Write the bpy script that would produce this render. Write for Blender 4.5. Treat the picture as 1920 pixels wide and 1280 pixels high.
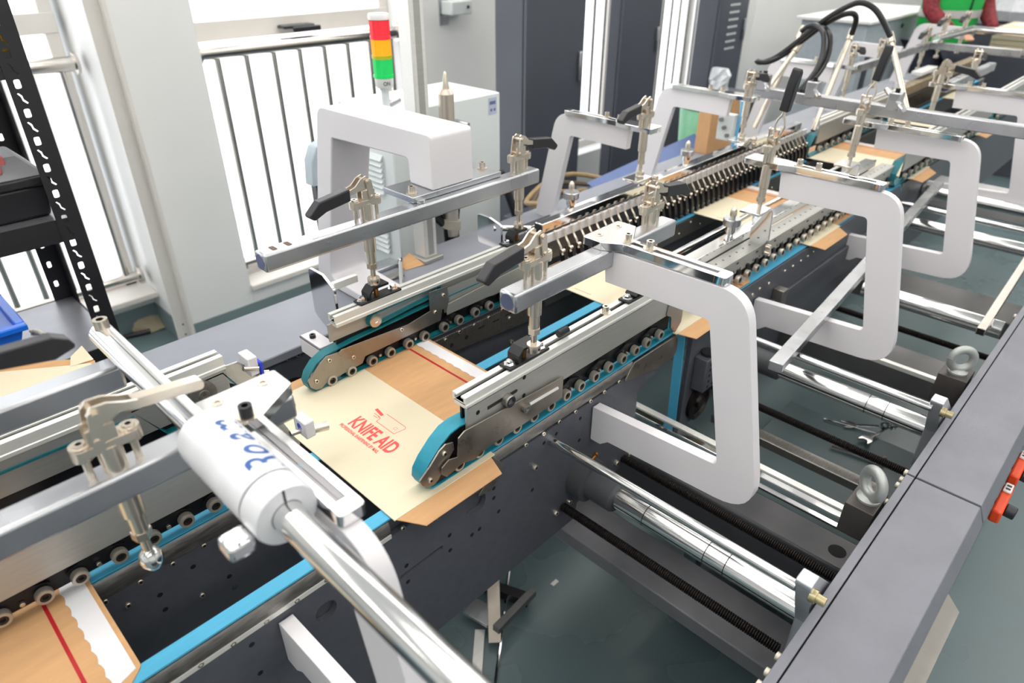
import bpy, bmesh, math, random
from mathutils import Vector, Matrix
random.seed(7)
S = bpy.context.scene
COL = S.collection
for o in list(bpy.data.objects): bpy.data.objects.remove(o)
# ---------------------------------------------------------------- camera
F_PX = 1280.0                       # 24 mm lens on a 36 mm wide sensor, 1920 px wide frame
CAM = Vector((0.0, 0.0, 1.65))
W = Matrix(((0.695414442663719, 0.3679438279786517, -0.6172650098516238),
            (-0.7186006320283203, 0.3601844198573683, -0.5948784038276306),
            (0.0034474023854912913, 0.8572540598588189, 0.5148821149276454)))
cd = bpy.data.cameras.new('camera'); cam = bpy.data.objects.new('camera', cd); COL.objects.link(cam)
cam.matrix_world = Matrix.Translation(CAM) @ W.to_4x4()
cd.lens = 24.0; cd.sensor_width = 36.0; cd.clip_start = 0.02; cd.clip_end = 60
cd.dof.use_dof = True; cd.dof.focus_distance = 1.15; cd.dof.aperture_fstop = 4.2
S.camera = cam
# ---------------------------------------------------------------- world, exposure
wd = bpy.data.worlds.new('world'); S.world = wd; wd.use_nodes = True
wd.node_tree.nodes['Background'].inputs[0].default_value = (0.93, 0.97, 1.0, 1)
wd.node_tree.nodes['Background'].inputs[1].default_value = 0.6
S.view_settings.view_transform = 'Standard'; S.view_settings.look = 'None'
S.view_settings.exposure = 0.5; S.view_settings.gamma = 1.0
S.view_settings.use_curve_mapping = False
LAMP_POWER = 3.0                    # emission of the ceiling light panels
DAY_POWER = 1.45                     # emission of the frosted daylight panes

def A(px, py, ax, val):
    """point where the sight line of photo pixel (px, py) meets the world plane ax = val"""
    d = W @ Vector(((px - 960) / F_PX, -(py - 640) / F_PX, -1.0))
    i = 'xyz'.index(ax); t = (val - CAM[i]) / d[i]
    return CAM + t * d
# ---------------------------------------------------------------- materials
def lin(c): return tuple(((v / 255) / 12.92 if v <= 10 else ((v / 255 + 0.055) / 1.055) ** 2.4) for v in c)
MATS = {}
def M(name, rgb, rough=0.5, metal=0.0, var=0.06, vs=30.0, bump=0.0, bs=200.0, emit=0.0, trans=0.0, stretch=None, spec=0.5, rvar=0.0):
    if name in MATS: return MATS[name]
    m = bpy.data.materials.new(name); m.use_nodes = True; nt = m.node_tree; N = nt.nodes; L = nt.links
    b = N['Principled BSDF']
    c = lin(rgb)
    tc = N.new('ShaderNodeTexCoord'); mp = N.new('ShaderNodeMapping'); L.new(tc.outputs['Object'], mp.inputs[0])
    if stretch: mp.inputs['Scale'].default_value = stretch
    nz = N.new('ShaderNodeTexNoise'); nz.inputs['Scale'].default_value = vs; nz.inputs['Detail'].default_value = 4
    L.new(mp.outputs[0], nz.inputs['Vector'])
    rp = N.new('ShaderNodeValToRGB'); L.new(nz.outputs['Fac'], rp.inputs[0])
    rp.color_ramp.elements[0].position = 0.3; rp.color_ramp.elements[1].position = 0.7
    rp.color_ramp.elements[0].color = tuple(v * (1 - var) for v in c) + (1,)
    rp.color_ramp.elements[1].color = tuple(min(1, v * (1 + var)) for v in c) + (1,)
    L.new(rp.outputs[0], b.inputs['Base Color'])
    b.inputs['Roughness'].default_value = rough; b.inputs['Metallic'].default_value = metal
    b.inputs['Specular IOR Level'].default_value = spec
    if rvar:
        mr = N.new('ShaderNodeMapRange'); L.new(nz.outputs['Fac'], mr.inputs[0])
        mr.inputs[1].default_value = 0.3; mr.inputs[2].default_value = 0.7
        mr.inputs[3].default_value = max(0.02, rough - rvar); mr.inputs[4].default_value = rough + rvar
        L.new(mr.outputs[0], b.inputs['Roughness'])
    if bump:
        n2 = N.new('ShaderNodeTexNoise'); n2.inputs['Scale'].default_value = bs; n2.inputs['Detail'].default_value = 2
        L.new(mp.outputs[0], n2.inputs['Vector'])
        bp = N.new('ShaderNodeBump'); bp.inputs['Strength'].default_value = bump; bp.inputs['Distance'].default_value = 0.001
        L.new(n2.outputs['Fac'], bp.inputs['Height']); L.new(bp.outputs[0], b.inputs['Normal'])
    if emit:
        b.inputs['Emission Color'].default_value = c + (1,); b.inputs['Emission Strength'].default_value = emit
    if trans: b.inputs['Transmission Weight'].default_value = trans
    MATS[name] = m
    return m
plate = M('dark powder coated steel', (80, 83, 91), 0.42, 0.0, 0.08, 60, 0.25, 900)
cover_m = M('grey orange peel paint', (115, 117, 126), 0.38, 0.0, 0.08, 14, 0.5, 700)
deck_m = M('grey deck paint', (136, 140, 150), 0.4, 0.0, 0.06, 8, 0.08, 500)
white = M('white lacquer', (222, 220, 224), 0.3, 0.0, 0.02, 6)
white_s = M('white satin paint', (226, 227, 226), 0.45, 0.0, 0.02, 5)
alu = M('satin aluminium', (176, 176, 172), 0.42, 0.55, 0.05, 20, 0.05, 300, stretch=(1, 12, 12))
alu_l = M('bright anodised aluminium', (226, 226, 222), 0.35, 0.35, 0.04, 20, stretch=(1, 12, 12))
chrome = M('polished chrome', (232, 232, 232), 0.08, 1.0, 0.02, 12)
chrome_r = M('chromed round bar', (222, 222, 222), 0.12, 1.0, 0.03, 25, stretch=(8, 1, 8))
galv = M('brushed zinc steel', (184, 186, 190), 0.28, 0.92, 0.14, 9, rvar=0.06)
nickel = M('warm nickel', (218, 208, 194), 0.27, 0.9, 0.03, 40)
steel = M('worn steel sheet', (158, 150, 141), 0.34, 0.85, 0.12, 25, rvar=0.1)
gsteel = M('ground steel', (150, 147, 143), 0.38, 0.9, 0.2, 60, rvar=0.1, stretch=(1, 6, 6))
black = M('black plastic', (34, 34, 39), 0.38, 0.0, 0.1, 40)
blackm = M('black steel', (24, 25, 29), 0.4, 0.2, 0.1, 40)
screwblk = M('black oxide screw steel', (42, 38, 36), 0.4, 0.7, 0.35, 300, 0.4, 600)
belt_b = M('blue belt', (74, 168, 206), 0.55, 0.0, 0.06, 50, stretch=(0.3, 8, 8))
belt_t = M('teal belt', (16, 112, 122), 0.5, 0.0, 0.12, 40)
belt_n = M('blue green belt', (32, 140, 164), 0.5, 0.0, 0.1, 40)
cream = M('cream coated board', (219, 209, 182), 0.5, 0.0, 0.02, 5)
kraft = M('kraft board', (200, 156, 110), 0.7, 0.0, 0.06, 14, stretch=(1, 6, 1))
redp = M('red print', (240, 86, 80), 0.55, 0.0, 0.02)
redt = M('red tear tape', (176, 24, 34), 0.4, 0.0, 0.03)
liner = M('white release liner', (226, 226, 230), 0.22, 0.0, 0.02, 10)
rubber = M('black hose rubber', (26, 27, 31), 0.3, 0.0, 0.1, 60)
ring_d = M('dark bearing seal', (46, 42, 38), 0.45, 0.3, 0.1, 80)
orange = M('orange plastic', (232, 74, 28), 0.4, 0.0, 0.03)
lens_c = M('clear indicator window', (226, 220, 216), 0.15, 0.0, 0.1, 200)
floor_m = M('grey green epoxy floor', (98, 116, 120), 0.3, 0.0, 0.1, 2.2, 0.06, 60, rvar=0.08)
wall_m = M('white wall paint', (228, 229, 228), 0.7, 0.0, 0.02, 3)
skirt_m = M('grey green skirting paint', (116, 132, 136), 0.55, 0.0, 0.05, 6)
frame_m = M('cream window frame', (222, 218, 212), 0.4, 0.0, 0.03, 8)
stainl = M('stainless tube', (205, 200, 194), 0.2, 1.0, 0.06, 10, rvar=0.06)
day = M('frosted daylight pane', (247, 250, 255), 0.4, 0.0, 0.01, 2, emit=DAY_POWER)
lampm = M('light panel diffuser', (255, 250, 244), 0.4, 0.0, 0.0, 2, emit=LAMP_POWER)
dcab = M('dark grey cabinet paint', (70, 74, 84), 0.42, 0.0, 0.05, 4, 0.15, 600)
rackm = M('black rack paint', (32, 32, 36), 0.42, 0.0, 0.1, 20)
shelf_m = M('brushed shelf steel', (140, 141, 146), 0.35, 0.6, 0.15, 7)
pale = M('pale grey cabinet paint', (214, 221, 221), 0.42, 0.0, 0.02, 4)
bluep = M('blue plastic', (24, 112, 232), 0.35, 0.0, 0.05, 10)
blue_d = M('deep blue plastic', (34, 62, 200), 0.35)
hole_m = M('hole shade black', (10, 10, 12), 0.8)  # flat black that paints the shade inside holes and slots
bronze = M('brass nipple', (150, 104, 52), 0.35, 0.8)
# ---------------------------------------------------------------- mesh builder
class MB:
    def __init__(s): s.v = []; s.f = []; s.mi = []
    def add(s, vs, fs, mi=0):
        n = len(s.v); s.v += [Vector(p) for p in vs]
        for f in fs: s.f.append([i + n for i in f]); s.mi.append(mi)
        return s
    def box(s, a, b, mi=0):
        x0, y0, z0 = [min(a[i], b[i]) for i in range(3)]; x1, y1, z1 = [max(a[i], b[i]) for i in range(3)]
        return s.add([(x0,y0,z0),(x1,y0,z0),(x1,y1,z0),(x0,y1,z0),(x0,y0,z1),(x1,y0,z1),(x1,y1,z1),(x0,y1,z1)],
                     [(3,2,1,0),(4,5,6,7),(0,1,5,4),(1,2,6,5),(2,3,7,6),(3,0,4,7)], mi)
    def prism(s, poly, ax, a0, a1, mi=0):
        """poly: 2-D outline in the two other axes (order xyz), extruded from a0 to a1 along ax"""
        i = 'xyz'.index(ax); n = len(poly)
        ar = sum(poly[k][0] * poly[(k + 1) % n][1] - poly[(k + 1) % n][0] * poly[k][1] for k in range(n))
        if ar < 0: poly = poly[::-1]
        def mk(p, a):
            q = list(p); q.insert(i, a); return q
        lo, hi = min(a0, a1), max(a0, a1)
        vs = [mk(p, lo) for p in poly] + [mk(p, hi) for p in poly]
        fl = (i == 1)
        caps = [list(range(n))[::-1], list(range(n, 2 * n))]
        sides = [[k, (k + 1) % n, n + (k + 1) % n, n + k] for k in range(n)]
        fs = caps + sides
        if fl: fs = [f[::-1] for f in fs]
        return s.add(vs, fs, mi)
    def lathe(s, prof, o, ax, n=20, mi=0, mis=None):
        """prof: (radius, along) pairs about axis vector ax through o"""
        o = Vector(o); w = Vector(ax).normalized(); u = w.orthogonal().normalized(); v = w.cross(u)
        rows = []; base = len(s.v)
        for r, h in prof:
            row = []
            if r < 1e-6: s.v.append(o + w * h); row = [len(s.v) - 1] * n
            else:
                for k in range(n):
                    a = 2 * math.pi * k / n
                    s.v.append(o + w * h + (u * math.cos(a) + v * math.sin(a)) * r); row.append(len(s.v) - 1)
            rows.append(row)
        for j in range(len(rows) - 1):
            for k in range(n):
                q = [rows[j][k], rows[j][(k + 1) % n], rows[j + 1][(k + 1) % n], rows[j + 1][k]]
                f = []
                for t in q:
                    if t not in f: f.append(t)
                if len(f) > 2: s.f.append(f); s.mi.append(mis[j] if mis else mi)
        return s
    def cyl(s, a, b, r, r2=None, n=16, mi=0):
        a = Vector(a); b = Vector(b); h = (b - a).length
        r2 = r if r2 is None else r2
        return s.lathe([(0, 0), (r, 0), (r2, h), (0, h)], a, b - a, n, mi)
    def tube(s, pts, r, n=10, mi=0):
        P = [Vector(p) for p in pts]; rows = []; u = None
        for i, p in enumerate(P):
            t = (P[min(i + 1, len(P) - 1)] - P[max(i - 1, 0)]).normalized()
            if u is None: u = t.orthogonal().normalized()
            u = (u - t * u.dot(t)).normalized(); v = t.cross(u); row = []
            for k in range(n):
                a = 2 * math.pi * k / n; s.v.append(p + (u * math.cos(a) + v * math.sin(a)) * r); row.append(len(s.v) - 1)
            rows.append(row)
        for j in range(len(rows) - 1):
            for k in range(n):
                s.f.append([rows[j][k], rows[j][(k + 1) % n], rows[j + 1][(k + 1) % n], rows[j + 1][k]]); s.mi.append(mi)
        s.f.append(rows[0][::-1]); s.mi.append(mi); s.f.append(rows[-1]); s.mi.append(mi)
        return s
    def strip(s, path, ax, a0, a1, th, closed=True, mi=0):
        """a band: 2-D path in the plane across ax, extruded a0..a1, thickness th to its left"""
        n = len(path); out = []
        for k in range(n):
            p = Vector(path[k]); q = Vector(path[(k + 1) % n] if closed or k < n - 1 else path[k]); o = Vector(path[k - 1] if closed or k > 0 else path[k])
            t = (q - o).normalized(); out.append(p + Vector((-t.y, t.x)) * th)
        i = 'xyz'.index(ax)
        def mk(p, a):
            q = [p[0], p[1]]; q.insert(i, a); return q
        base = len(s.v)
        for k in range(n):
            s.v += [Vector(mk(path[k], a0)), Vector(mk(path[k], a1)), Vector(mk(out[k], a1)), Vector(mk(out[k], a0))]
        for k in range(n if closed else n - 1):
            a = base + 4 * k; b = base + 4 * ((k + 1) % n)
            for e in range(4):
                s.f.append([a + e, a + (e + 1) % 4, b + (e + 1) % 4, b + e]); s.mi.append(mi)
        if not closed:
            s.f.append([base, base + 1, base + 2, base + 3]); s.mi.append(mi)
            e = base + 4 * (n - 1); s.f.append([e + 3, e + 2, e + 1, e]); s.mi.append(mi)
        return s
def round_poly(pts, rads, n=6):
    out = []; N = len(pts)
    for i in range(N):
        p = Vector(pts[i]); a = Vector(pts[i - 1]); b = Vector(pts[(i + 1) % N]); r = rads[i] if isinstance(rads, (list, tuple)) else rads
        if r <= 0: out.append(tuple(p)); continue
        u = (a - p).normalized(); v = (b - p).normalized(); ang = u.angle(v)
        d = min(r / math.tan(ang / 2), 0.48 * (a - p).length, 0.48 * (b - p).length)
        for k in range(n + 1):
            t = k / n; q = (p + u * d) * (1 - t) ** 2 + p * 2 * t * (1 - t) + (p + v * d) * t * t
            out.append(tuple(q))
    return out
ORG = {}
def make_mesh(mb, name, mats, org=Vector(), smooth=True, ang=35):
    me = bpy.data.meshes.new(name)
    me.from_pydata([tuple(p - org) for p in mb.v], [], mb.f)
    bm = bmesh.new(); bm.from_mesh(me); bmesh.ops.recalc_face_normals(bm, faces=bm.faces); bm.to_mesh(me); bm.free()
    for m in (mats if isinstance(mats, (list, tuple)) else [mats]): me.materials.append(m)
    for p, i in zip(me.polygons, mb.mi): p.material_index = i
    if smooth:
        me.polygons.foreach_set('use_smooth', [True] * len(me.polygons))
        me.set_sharp_from_angle(angle=math.radians(ang))
    return me
def link(me, name, parent=None, loc=None):
    o = bpy.data.objects.new(name, me); COL.objects.link(o)
    if parent is not None: o.parent = parent; ORG[o] = ORG.get(parent, Vector())
    if loc is not None: o.location = loc
    return o
def bev(o, w, seg=2):
    if w:
        b = o.modifiers.new('bevel', 'BEVEL'); b.width = w; b.segments = seg; b.limit_method = 'ANGLE'; b.angle_limit = math.radians(40)
        b.harden_normals = False
    return o
def thing(name, label, cat, loc, group=None, rotz=0.0):
    o = bpy.data.objects.new(name, None); COL.objects.link(o); o.location = loc; o.rotation_euler = (0, 0, rotz)
    o.empty_display_size = 0.02
    o['label'] = label; o['category'] = cat
    if group: o['group'] = group
    ORG[o] = Vector(loc)
    return o
def part(root, name, mb, mat, bevel=0.0, smooth=True, label=None):
    """mesh in world coordinates, child of root (thing or part)"""
    o = link(make_mesh(mb, name, mat, ORG[root], smooth), name, root)
    if label: o['label'] = label
    return bev(o, bevel)
def solo(name, label, cat, mb, mat, group=None, bevel=0.0, kind=None, smooth=True):
    xs = [p.x for p in mb.v]; ys = [p.y for p in mb.v]; zs = [p.z for p in mb.v]
    org = Vector(((min(xs) + max(xs)) / 2, (min(ys) + max(ys)) / 2, min(zs)))
    o = link(make_mesh(mb, name, mat, org, smooth), name); o.location = org; ORG[o] = org
    if label: o['label'] = label
    if cat: o['category'] = cat
    if group: o['group'] = group
    if kind: o['kind'] = kind
    return bev(o, bevel)
def struct(name, mb, mat, bevel=0.0, parent=None):
    if parent is not None: return part(parent, name, mb, mat, bevel)
    return solo(name, None, None, mb, mat, kind='structure', bevel=bevel)
def copy_part(me, name, parent, loc, rot=None):
    o = bpy.data.objects.new(name, me); COL.objects.link(o); o.parent = parent; o.location = Vector(loc) - ORG[parent]
    if rot: o.rotation_euler = rot
    ORG[o] = Vector(loc)
    return o
def drill(o, cutters):
    """cut real bores through a mesh object; cutters: list of MB"""
    org = ORG[o]
    for cb in cutters:
        c = link(make_mesh(cb, 'cutter', hole_m, org, smooth=False), 'cutter', o.parent)
        m = o.modifiers.new('bool', 'BOOLEAN'); m.operation = 'DIFFERENCE'; m.object = c; m.solver = 'EXACT'
        bpy.context.view_layer.update()
        me = bpy.data.meshes.new_from_object(o.evaluated_get(bpy.context.evaluated_depsgraph_get()))
        o.modifiers.remove(m); o.data = me; bpy.data.objects.remove(c)
    return o
# shared small meshes (axis -Y: the side that faces the aisle)
def screw_mesh(r=0.0048, h=0.0032):
    return make_mesh(MB().lathe([(r * 1.0, 0), (r, h * .45), (r * .8, h), (r * .42, h), (r * .42, h * .4), (0, h * .4)], (0, 0, 0), (0, -1, 0), 14,
                     mis=[0, 0, 0, 1, 1]), 'screw', [nickel, ring_d])
SCREW = screw_mesh(); SCREW_B = screw_mesh(0.0068, 0.006)
def cap_screw(r=0.0065, h=0.014):
    return make_mesh(MB().lathe([(r * 1.7, 0), (r * 1.7, .0018), (r, .0018), (r, h), (r * .5, h), (r * .5, h * .5), (0, h * .5)], (0, 0, 0), (0, 0, 1), 16,
                     mis=[0, 0, 0, 0, 1, 1]), 'cap_screw', [nickel, ring_d])
CAPS = cap_screw(); CAPS_B = None
HEXB = make_mesh(MB().lathe([(0.0105, 0), (0.0105, .0016), (0.0068, .0016), (0.0068, .0065), (0.0045, .0085), (0, .0085)], (0, 0, 0), (0, 0, 1), 6), 'hex_bolt', chrome, smooth=False)
bear_m = M('bearing ring steel', (186, 180, 168), .36, .6, .06, 60)
BEAR = make_mesh(MB().lathe([(0.0075, 0.012), (0.0088, 0.012), (0.0105, 0.0105), (0.0108, 0.009), (0.0108, 0.002), (0.0102, 0), (0.0066, 0), (0.0062, 0.0008),
                 (0.0036, 0.0008), (0.003, 0.004), (0, 0.004)], (0, 0, 0), (0, 1, 0), 22, mis=[1, 1, 0, 0, 0, 0, 1, 1, 1, 1]), 'bearing_roller', [bear_m, ring_d])
PIN = make_mesh(MB().lathe([(0.0032, 0.004), (0.0032, 0.0004), (0.0024, 0), (0, 0)], (0, 0, 0), (0, 1, 0), 10), 'arm_pin', nickel)
HOLE = make_mesh(MB().lathe([(0.0042, 0.0), (0.0034, -0.0004), (0, -0.0004)], (0, 0, 0), (0, 1, 0), 12), 'bolt_hole', hole_m)  # black disc on the surface, paints the dark of a hole
def text_mb(body, size, sx=1.0, shear=0.0, off=.03, space=1.0):
    cu = bpy.data.curves.new('txt', 'FONT'); cu.body = body; cu.size = size; cu.align_x = 'CENTER'; cu.shear = shear; cu.offset = size * off; cu.space_character = space
    o = bpy.data.objects.new('txt', cu); COL.objects.link(o); bpy.context.view_layer.update()
    me = bpy.data.meshes.new_from_object(o.evaluated_get(bpy.context.evaluated_depsgraph_get()))
    v = [p.co.copy() for p in me.vertices]; f = [list(p.vertices) for p in me.polygons]
    bpy.data.objects.remove(o); bpy.data.meshes.remove(me)
    for p in v: p.x *= sx
    return v, f
# ================================================================ the room
YW = 2.95
fl = struct('floor', MB().box((-4, -4, -0.1), (11, 4, 0)), floor_m)
wb = thing('wall_back', '', '', (2, 3.1, 0)); del wb['label'], wb['category']; wb['kind'] = 'structure'
TOP = 3.2
def wbox(n, x0, x1, y0, y1, z0, z1, m=wall_m): return part(wb, n, MB().box((x0, y0, z0), (x1, y1, z1)), m, 0.002)
wbox('column', 0.90, 1.25, YW, 3.45, 0.0, TOP)
wbox('skirting', 0.895, 2.72, YW - 0.006, YW, 0.0, 0.098, skirt_m)
wbox('sill_wall', 1.25, 2.28, YW, 3.12, 0.0, 0.17)
wbox('column', 2.28, 3.1, YW, 3.45, 0.0, TOP)
wbox('sill_wall', 3.1, 6.0, YW + 0.05, 3.2, 0.0, 0.3)
wbox('lintel', 1.25, 6.0, YW + 0.02, 3.2, 2.6, TOP)
wbox('wall_panel', 6.0, 11, YW, 3.3, 0.0, TOP)
wbox('wall_panel', 5.25, 6.0, YW + 0.05, 3.3, 0.3, 2.6)
wbox('sill_wall', -4, 0.90, 3.25, 3.5, 0.0, 0.2)
wbox('lintel', -4, 0.90, 3.25, 3.5, 2.6, TOP)
wbox('skirting', 0.30, 0.90, 3.244, 3.25, 0.0, 0.12, skirt_m)
wbox('skirting', 0.894, 0.90, YW, 3.25, 0.0, 0.12, skirt_m)
wbox('wall_panel', -4, -2.2, 3.25, 3.5, 0.2, 2.6)
ce = struct('ceiling', MB().box((-4, -4, TOP), (11, 3.6, TOP + 0.1)), wall_m)
we = struct('wall_far', MB().box((10.9, -4, 0), (11, 3.6, TOP)), wall_m)
wn = struct('wall_near', MB().box((-4, -4, 0), (-3.9, 3.6, TOP)), wall_m)
wr = struct('wall_right', MB().box((-4, -4, 0), (11, -3.9, TOP)), wall_m)
# ceiling light panels
k = 0
for gx in (-2.2, -0.4, 1.4, 3.2, 5.0, 6.8, 8.6):
    for gy in (-2.4, -0.7, 1.0, 2.45):
        t = thing('ceiling_light', 'recessed ceiling light panel above the machine line', 'ceiling light', (gx, gy, TOP - 0.02), 'ceiling light panels')
        part(t, 'frame', MB().box((gx - .77, gy - .42, TOP - .03), (gx + .77, gy + .42, TOP - .022)).box((gx - .75, gy - .40, TOP - .022), (gx + .75, gy + .40, TOP)), white_s)
        part(t, 'diffuser', MB().box((gx - .75, gy - .40, TOP - .036), (gx + .75, gy + .40, TOP - .030)), lampm)
def window(nm, x0, x1, yf, z0, zm, z1, splits, bars, zb0, zb1, post_y):
    w = thing(nm, '', '', ((x0 + x1) / 2, yf, z0)); del w['label'], w['category']; w['kind'] = 'structure'
    fw = 0.05; fr = MB()
    fr.box((x0, yf - .03, z0), (x1, yf + .03, z0 + fw)).box((x0, yf - .03, z1 - fw), (x1, yf + .03, z1))
    for xx in [x0, x1 - fw] + [s - fw / 2 for s in splits]: fr.box((xx, yf - .03, z0), (xx + fw, yf + .03, z1))
    fr.box((x0, yf - .034, zm), (x1, yf + .03, zm + .075))
    part(w, 'window_frame', fr, frame_m, 0.003)
    xs = [x0 + fw] + sorted(sum([[s - fw / 2, s + fw / 2] for s in splits], [])) + [x1 - fw]
    for i in range(0, len(xs), 2):
        part(w, 'pane', MB().box((xs[i], yf, z0 + fw), (xs[i + 1], yf + .006, zm)), day)
        part(w, 'pane', MB().box((xs[i], yf, zm + .075), (xs[i + 1], yf + .006, z1 - fw)), day)
    if zb1:
        r = thing('window_railing', {'window_1': 'stainless safety railing of the left bay behind the black rack', 'window_2': 'stainless safety railing under the opening sash behind the signal tower',
                  'window_3': 'stainless safety railing glimpsed between the dark cabinets'}[nm], 'railing', ((x0 + x1) / 2, post_y, zb0))
        part(r, 'top_rail', MB().cyl((x0, post_y, zb1), (x1, post_y, zb1), .028, n=18), stainl)
        part(r, 'bottom_rail', MB().cyl((x0, post_y, zb0), (x1, post_y, zb0), .022, n=16), stainl)
        for fx in (x0 + .006, x1 - .006):
            for fz in (zb0, zb1): part(r, 'flange', MB().cyl((fx - .006, post_y, fz), (fx + .006, post_y, fz), .042, n=18), stainl)
        bm_ = make_mesh(MB().cyl((0, 0, zb0), (0, 0, zb1), .0128, n=12), 'baluster', stainl)
        for bx in bars: copy_part(bm_, 'baluster', r, (bx, post_y, 0))
    return w
w1 = window('window_1', -2.2, 0.87, 3.36, 0.2, 1.30, 2.6, [-1.1, -0.05], [-2.0 + .108 * i for i in range(27)], 0.285, 1.20, 3.22)
part(w1, 'window_sill', MB().box((-2.2, 3.16, .18), (.9, 3.4, .205)), frame_m, .003)
w2 = window('window_2', 1.25, 2.28, 3.10, 0.19, 1.25, 2.6, [], [1.335 + .128 * i for i in range(8)], 0.285, 1.215, 3.0)
part(w2, 'window_sill', MB().box((1.25, 2.93, .165), (2.28, 3.12, .19)), frame_m, .003)
h = part(w2, 'sash_handle', MB().box((1.66, 3.0, 1.275), (1.82, 3.06, 1.29)).box((1.70, 2.985, 1.262), (1.84, 3.0, 1.284)), black, .006)
w3 = window('window_3', 3.1, 5.25, 3.15, 0.3, 1.9, 2.6, [4.2], [3.2 + .115 * i for i in range(18)], 0.42, 1.7, 3.02)
# the pale upright in front of the column edge
t = thing('door_frame_post', 'pale slotted upright post leaning along the column by the rag', 'post', (0.86, 2.86, 0))
part(t, 'web', MB().box((0.845, 2.86, 0), (0.905, 2.872, 2.6)), frame_m, .001)
part(t, 'flange', MB().box((0.895, 2.82, 0), (0.907, 2.872, 2.6)), frame_m, .001)
for i in range(3): copy_part(HOLE, 'bolt_hole', t, (0.877, 2.8595, .06 + .05 * i))
# bracket on the white column
c = A(843, 16, 'y', YW - .05)
t = thing('wall_sensor', 'small grey door sensor with screws on the white column', 'sensor', c)
part(t, 'mount_plate', MB().box((c.x - .03, YW - .006, c.z - .08), (c.x + .03, YW, c.z + .09)), galv)
part(t, 'housing', MB().box((c.x - .02, YW - .09, c.z - .03), (c.x + .12, YW - .006, c.z + .035)), pale, .006)
part(t, 'button', MB().cyl((c.x + .09, YW - .09, c.z + .005), (c.x + .09, YW - .094, c.z + .005), .008, n=12), black)
# ---- dark tall cabinets in front of the windows
def cab(nm, label, x0, x1, y0, y1, h, extra=None):
    t = thing(nm, label, 'cabinet', ((x0 + x1) / 2, y0, 0))
    part(t, 'body', MB().box((x0, y0 + .02, .05), (x1, y1, h)), dcab, .004)
    part(t, 'plinth', MB().box((x0 + .02, y0 + .04, 0), (x1 - .02, y1 - .02, .05)), black)
    n = max(1, round((x1 - x0) / .5))
    for i in range(n):
        a = x0 + (x1 - x0) * i / n; b = x0 + (x1 - x0) * (i + 1) / n
        d = part(t, 'door', MB().box((a + .004, y0, .07), (b - .004, y0 + .02, h - .02)), dcab, .003)
        part(d, 'handle', MB().box((b - .05, y0 - .018, 1.0), (b - .03, y0, 1.14)), galv, .004)
    return t
cab('electrical_cabinet', 'tall dark grey cabinet behind the white control box', 2.47, 2.90, 2.3, 2.5, 2.4)
a = A(1166, 60, 'y', 2.6).x; b = A(1238, 60, 'y', 2.6).x
cab('tall_locker', 'dark cabinet standing between the two slim window strips', a, b, 2.6, 2.6 * a / A(1141, 60, 'y', 2.6).x, 2.4)
a = A(1348, 40, 'y', 2.45).x; b = A(1400, 40, 'y', 2.45).x
t = cab('vented_locker', 'dark cabinet with a perforated vent patch beside the pale wall', a, b, 2.45, 2.45 * a / A(1306, 40, 'y', 2.45).x, 2.4)
vc = A(1376, 30, 'y', 2.45)
vm = make_mesh(MB().box((-.012, -.002, -.006), (.012, 0, .006)), 'vent_slot', pale)
for i in range(4):
    for j in range(9): copy_part(vm, 'vent_slot', t, (vc.x + (i - 1.5) * .034, 2.45, vc.z + .16 - j * .045))
# ================================================================ left side: rack, deck, control box, signal tower
t = thing('storage_rack', 'black perforated angle-iron rack at the left window', 'rack', (0.0, 1.9, 0))
XR = 0.385
def angle_post(x, y, sx, sy, cut=None):
    L = [(x, y), (x - sx * .05, y), (x - sx * .05, y + sy * .003), (x - sx * .003, y + sy * .003), (x - sx * .003, y + sy * .05), (x, y + sy * .05)]
    p = part(t, 'post', MB().prism(L, 'z', 0, 2.3), rackm, smooth=False)
    if cut: drill(p, [cut])
    return p
c1 = MB(); c2 = MB(); xo = XR - .032
for i in range(36):
    z = .16 + i * .058
    c1.prism(round_poly([(xo - .006, z - .009), (xo + .006, z - .009), (xo + .006, z + .009), (xo - .006, z + .009)], .004, 3), 'y', 1.74, 1.77)
    z += .029
    c1.prism([(xo - .007, z + .011), (xo - .002, z + .004), (xo - .001, z - .004), (xo + .006, z - .011), (xo + .0085, z - .009), (xo + .002, z - .002), (xo + .001, z + .006), (xo - .0045, z + .012)], 'y', 1.74, 1.77)
    c2.prism(round_poly([(xo - .005, .16 + i * .058 - .009), (xo + .005, .16 + i * .058 - .009), (xo + .005, .16 + i * .058 + .009), (xo - .005, .16 + i * .058 + .009)], .004, 3), 'y', 2.10, 2.14)
posts = [angle_post(XR, 1.75, 1, 1, c1), angle_post(XR, 2.12, 1, -1, c2), angle_post(-.9, 1.75, -1, 1), angle_post(-.9, 2.12, -1, -1)]
zs = [0.75, A(150, 405, 'y', 1.75).z, A(85, 92, 'y', 1.75).z, 2.2]
for i, z in enumerate(zs):
    sh = part(t, 'shelf', MB().box((-.9, 1.756, z - .004), (XR - .004, 2.114, z)), shelf_m)
    part(sh, 'shelf_edge', MB().box((-.9, 1.7525, z - .05), (XR - .004, 1.7565, z + .002)).box((XR - .007, 1.754, z - .05), (XR - .003, 2.114, z + .002)), rackm)
part(t, 'brace', MB().prism([(1.79, .62), (1.81, .62), (2.08, .08), (2.06, .08)], 'x', XR - .006, XR - .002), rackm)
part(t, 'side_rail', MB().box((XR - .02, 1.76, 1.07), (XR - .004, 2.11, 1.09)), galv)
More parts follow.
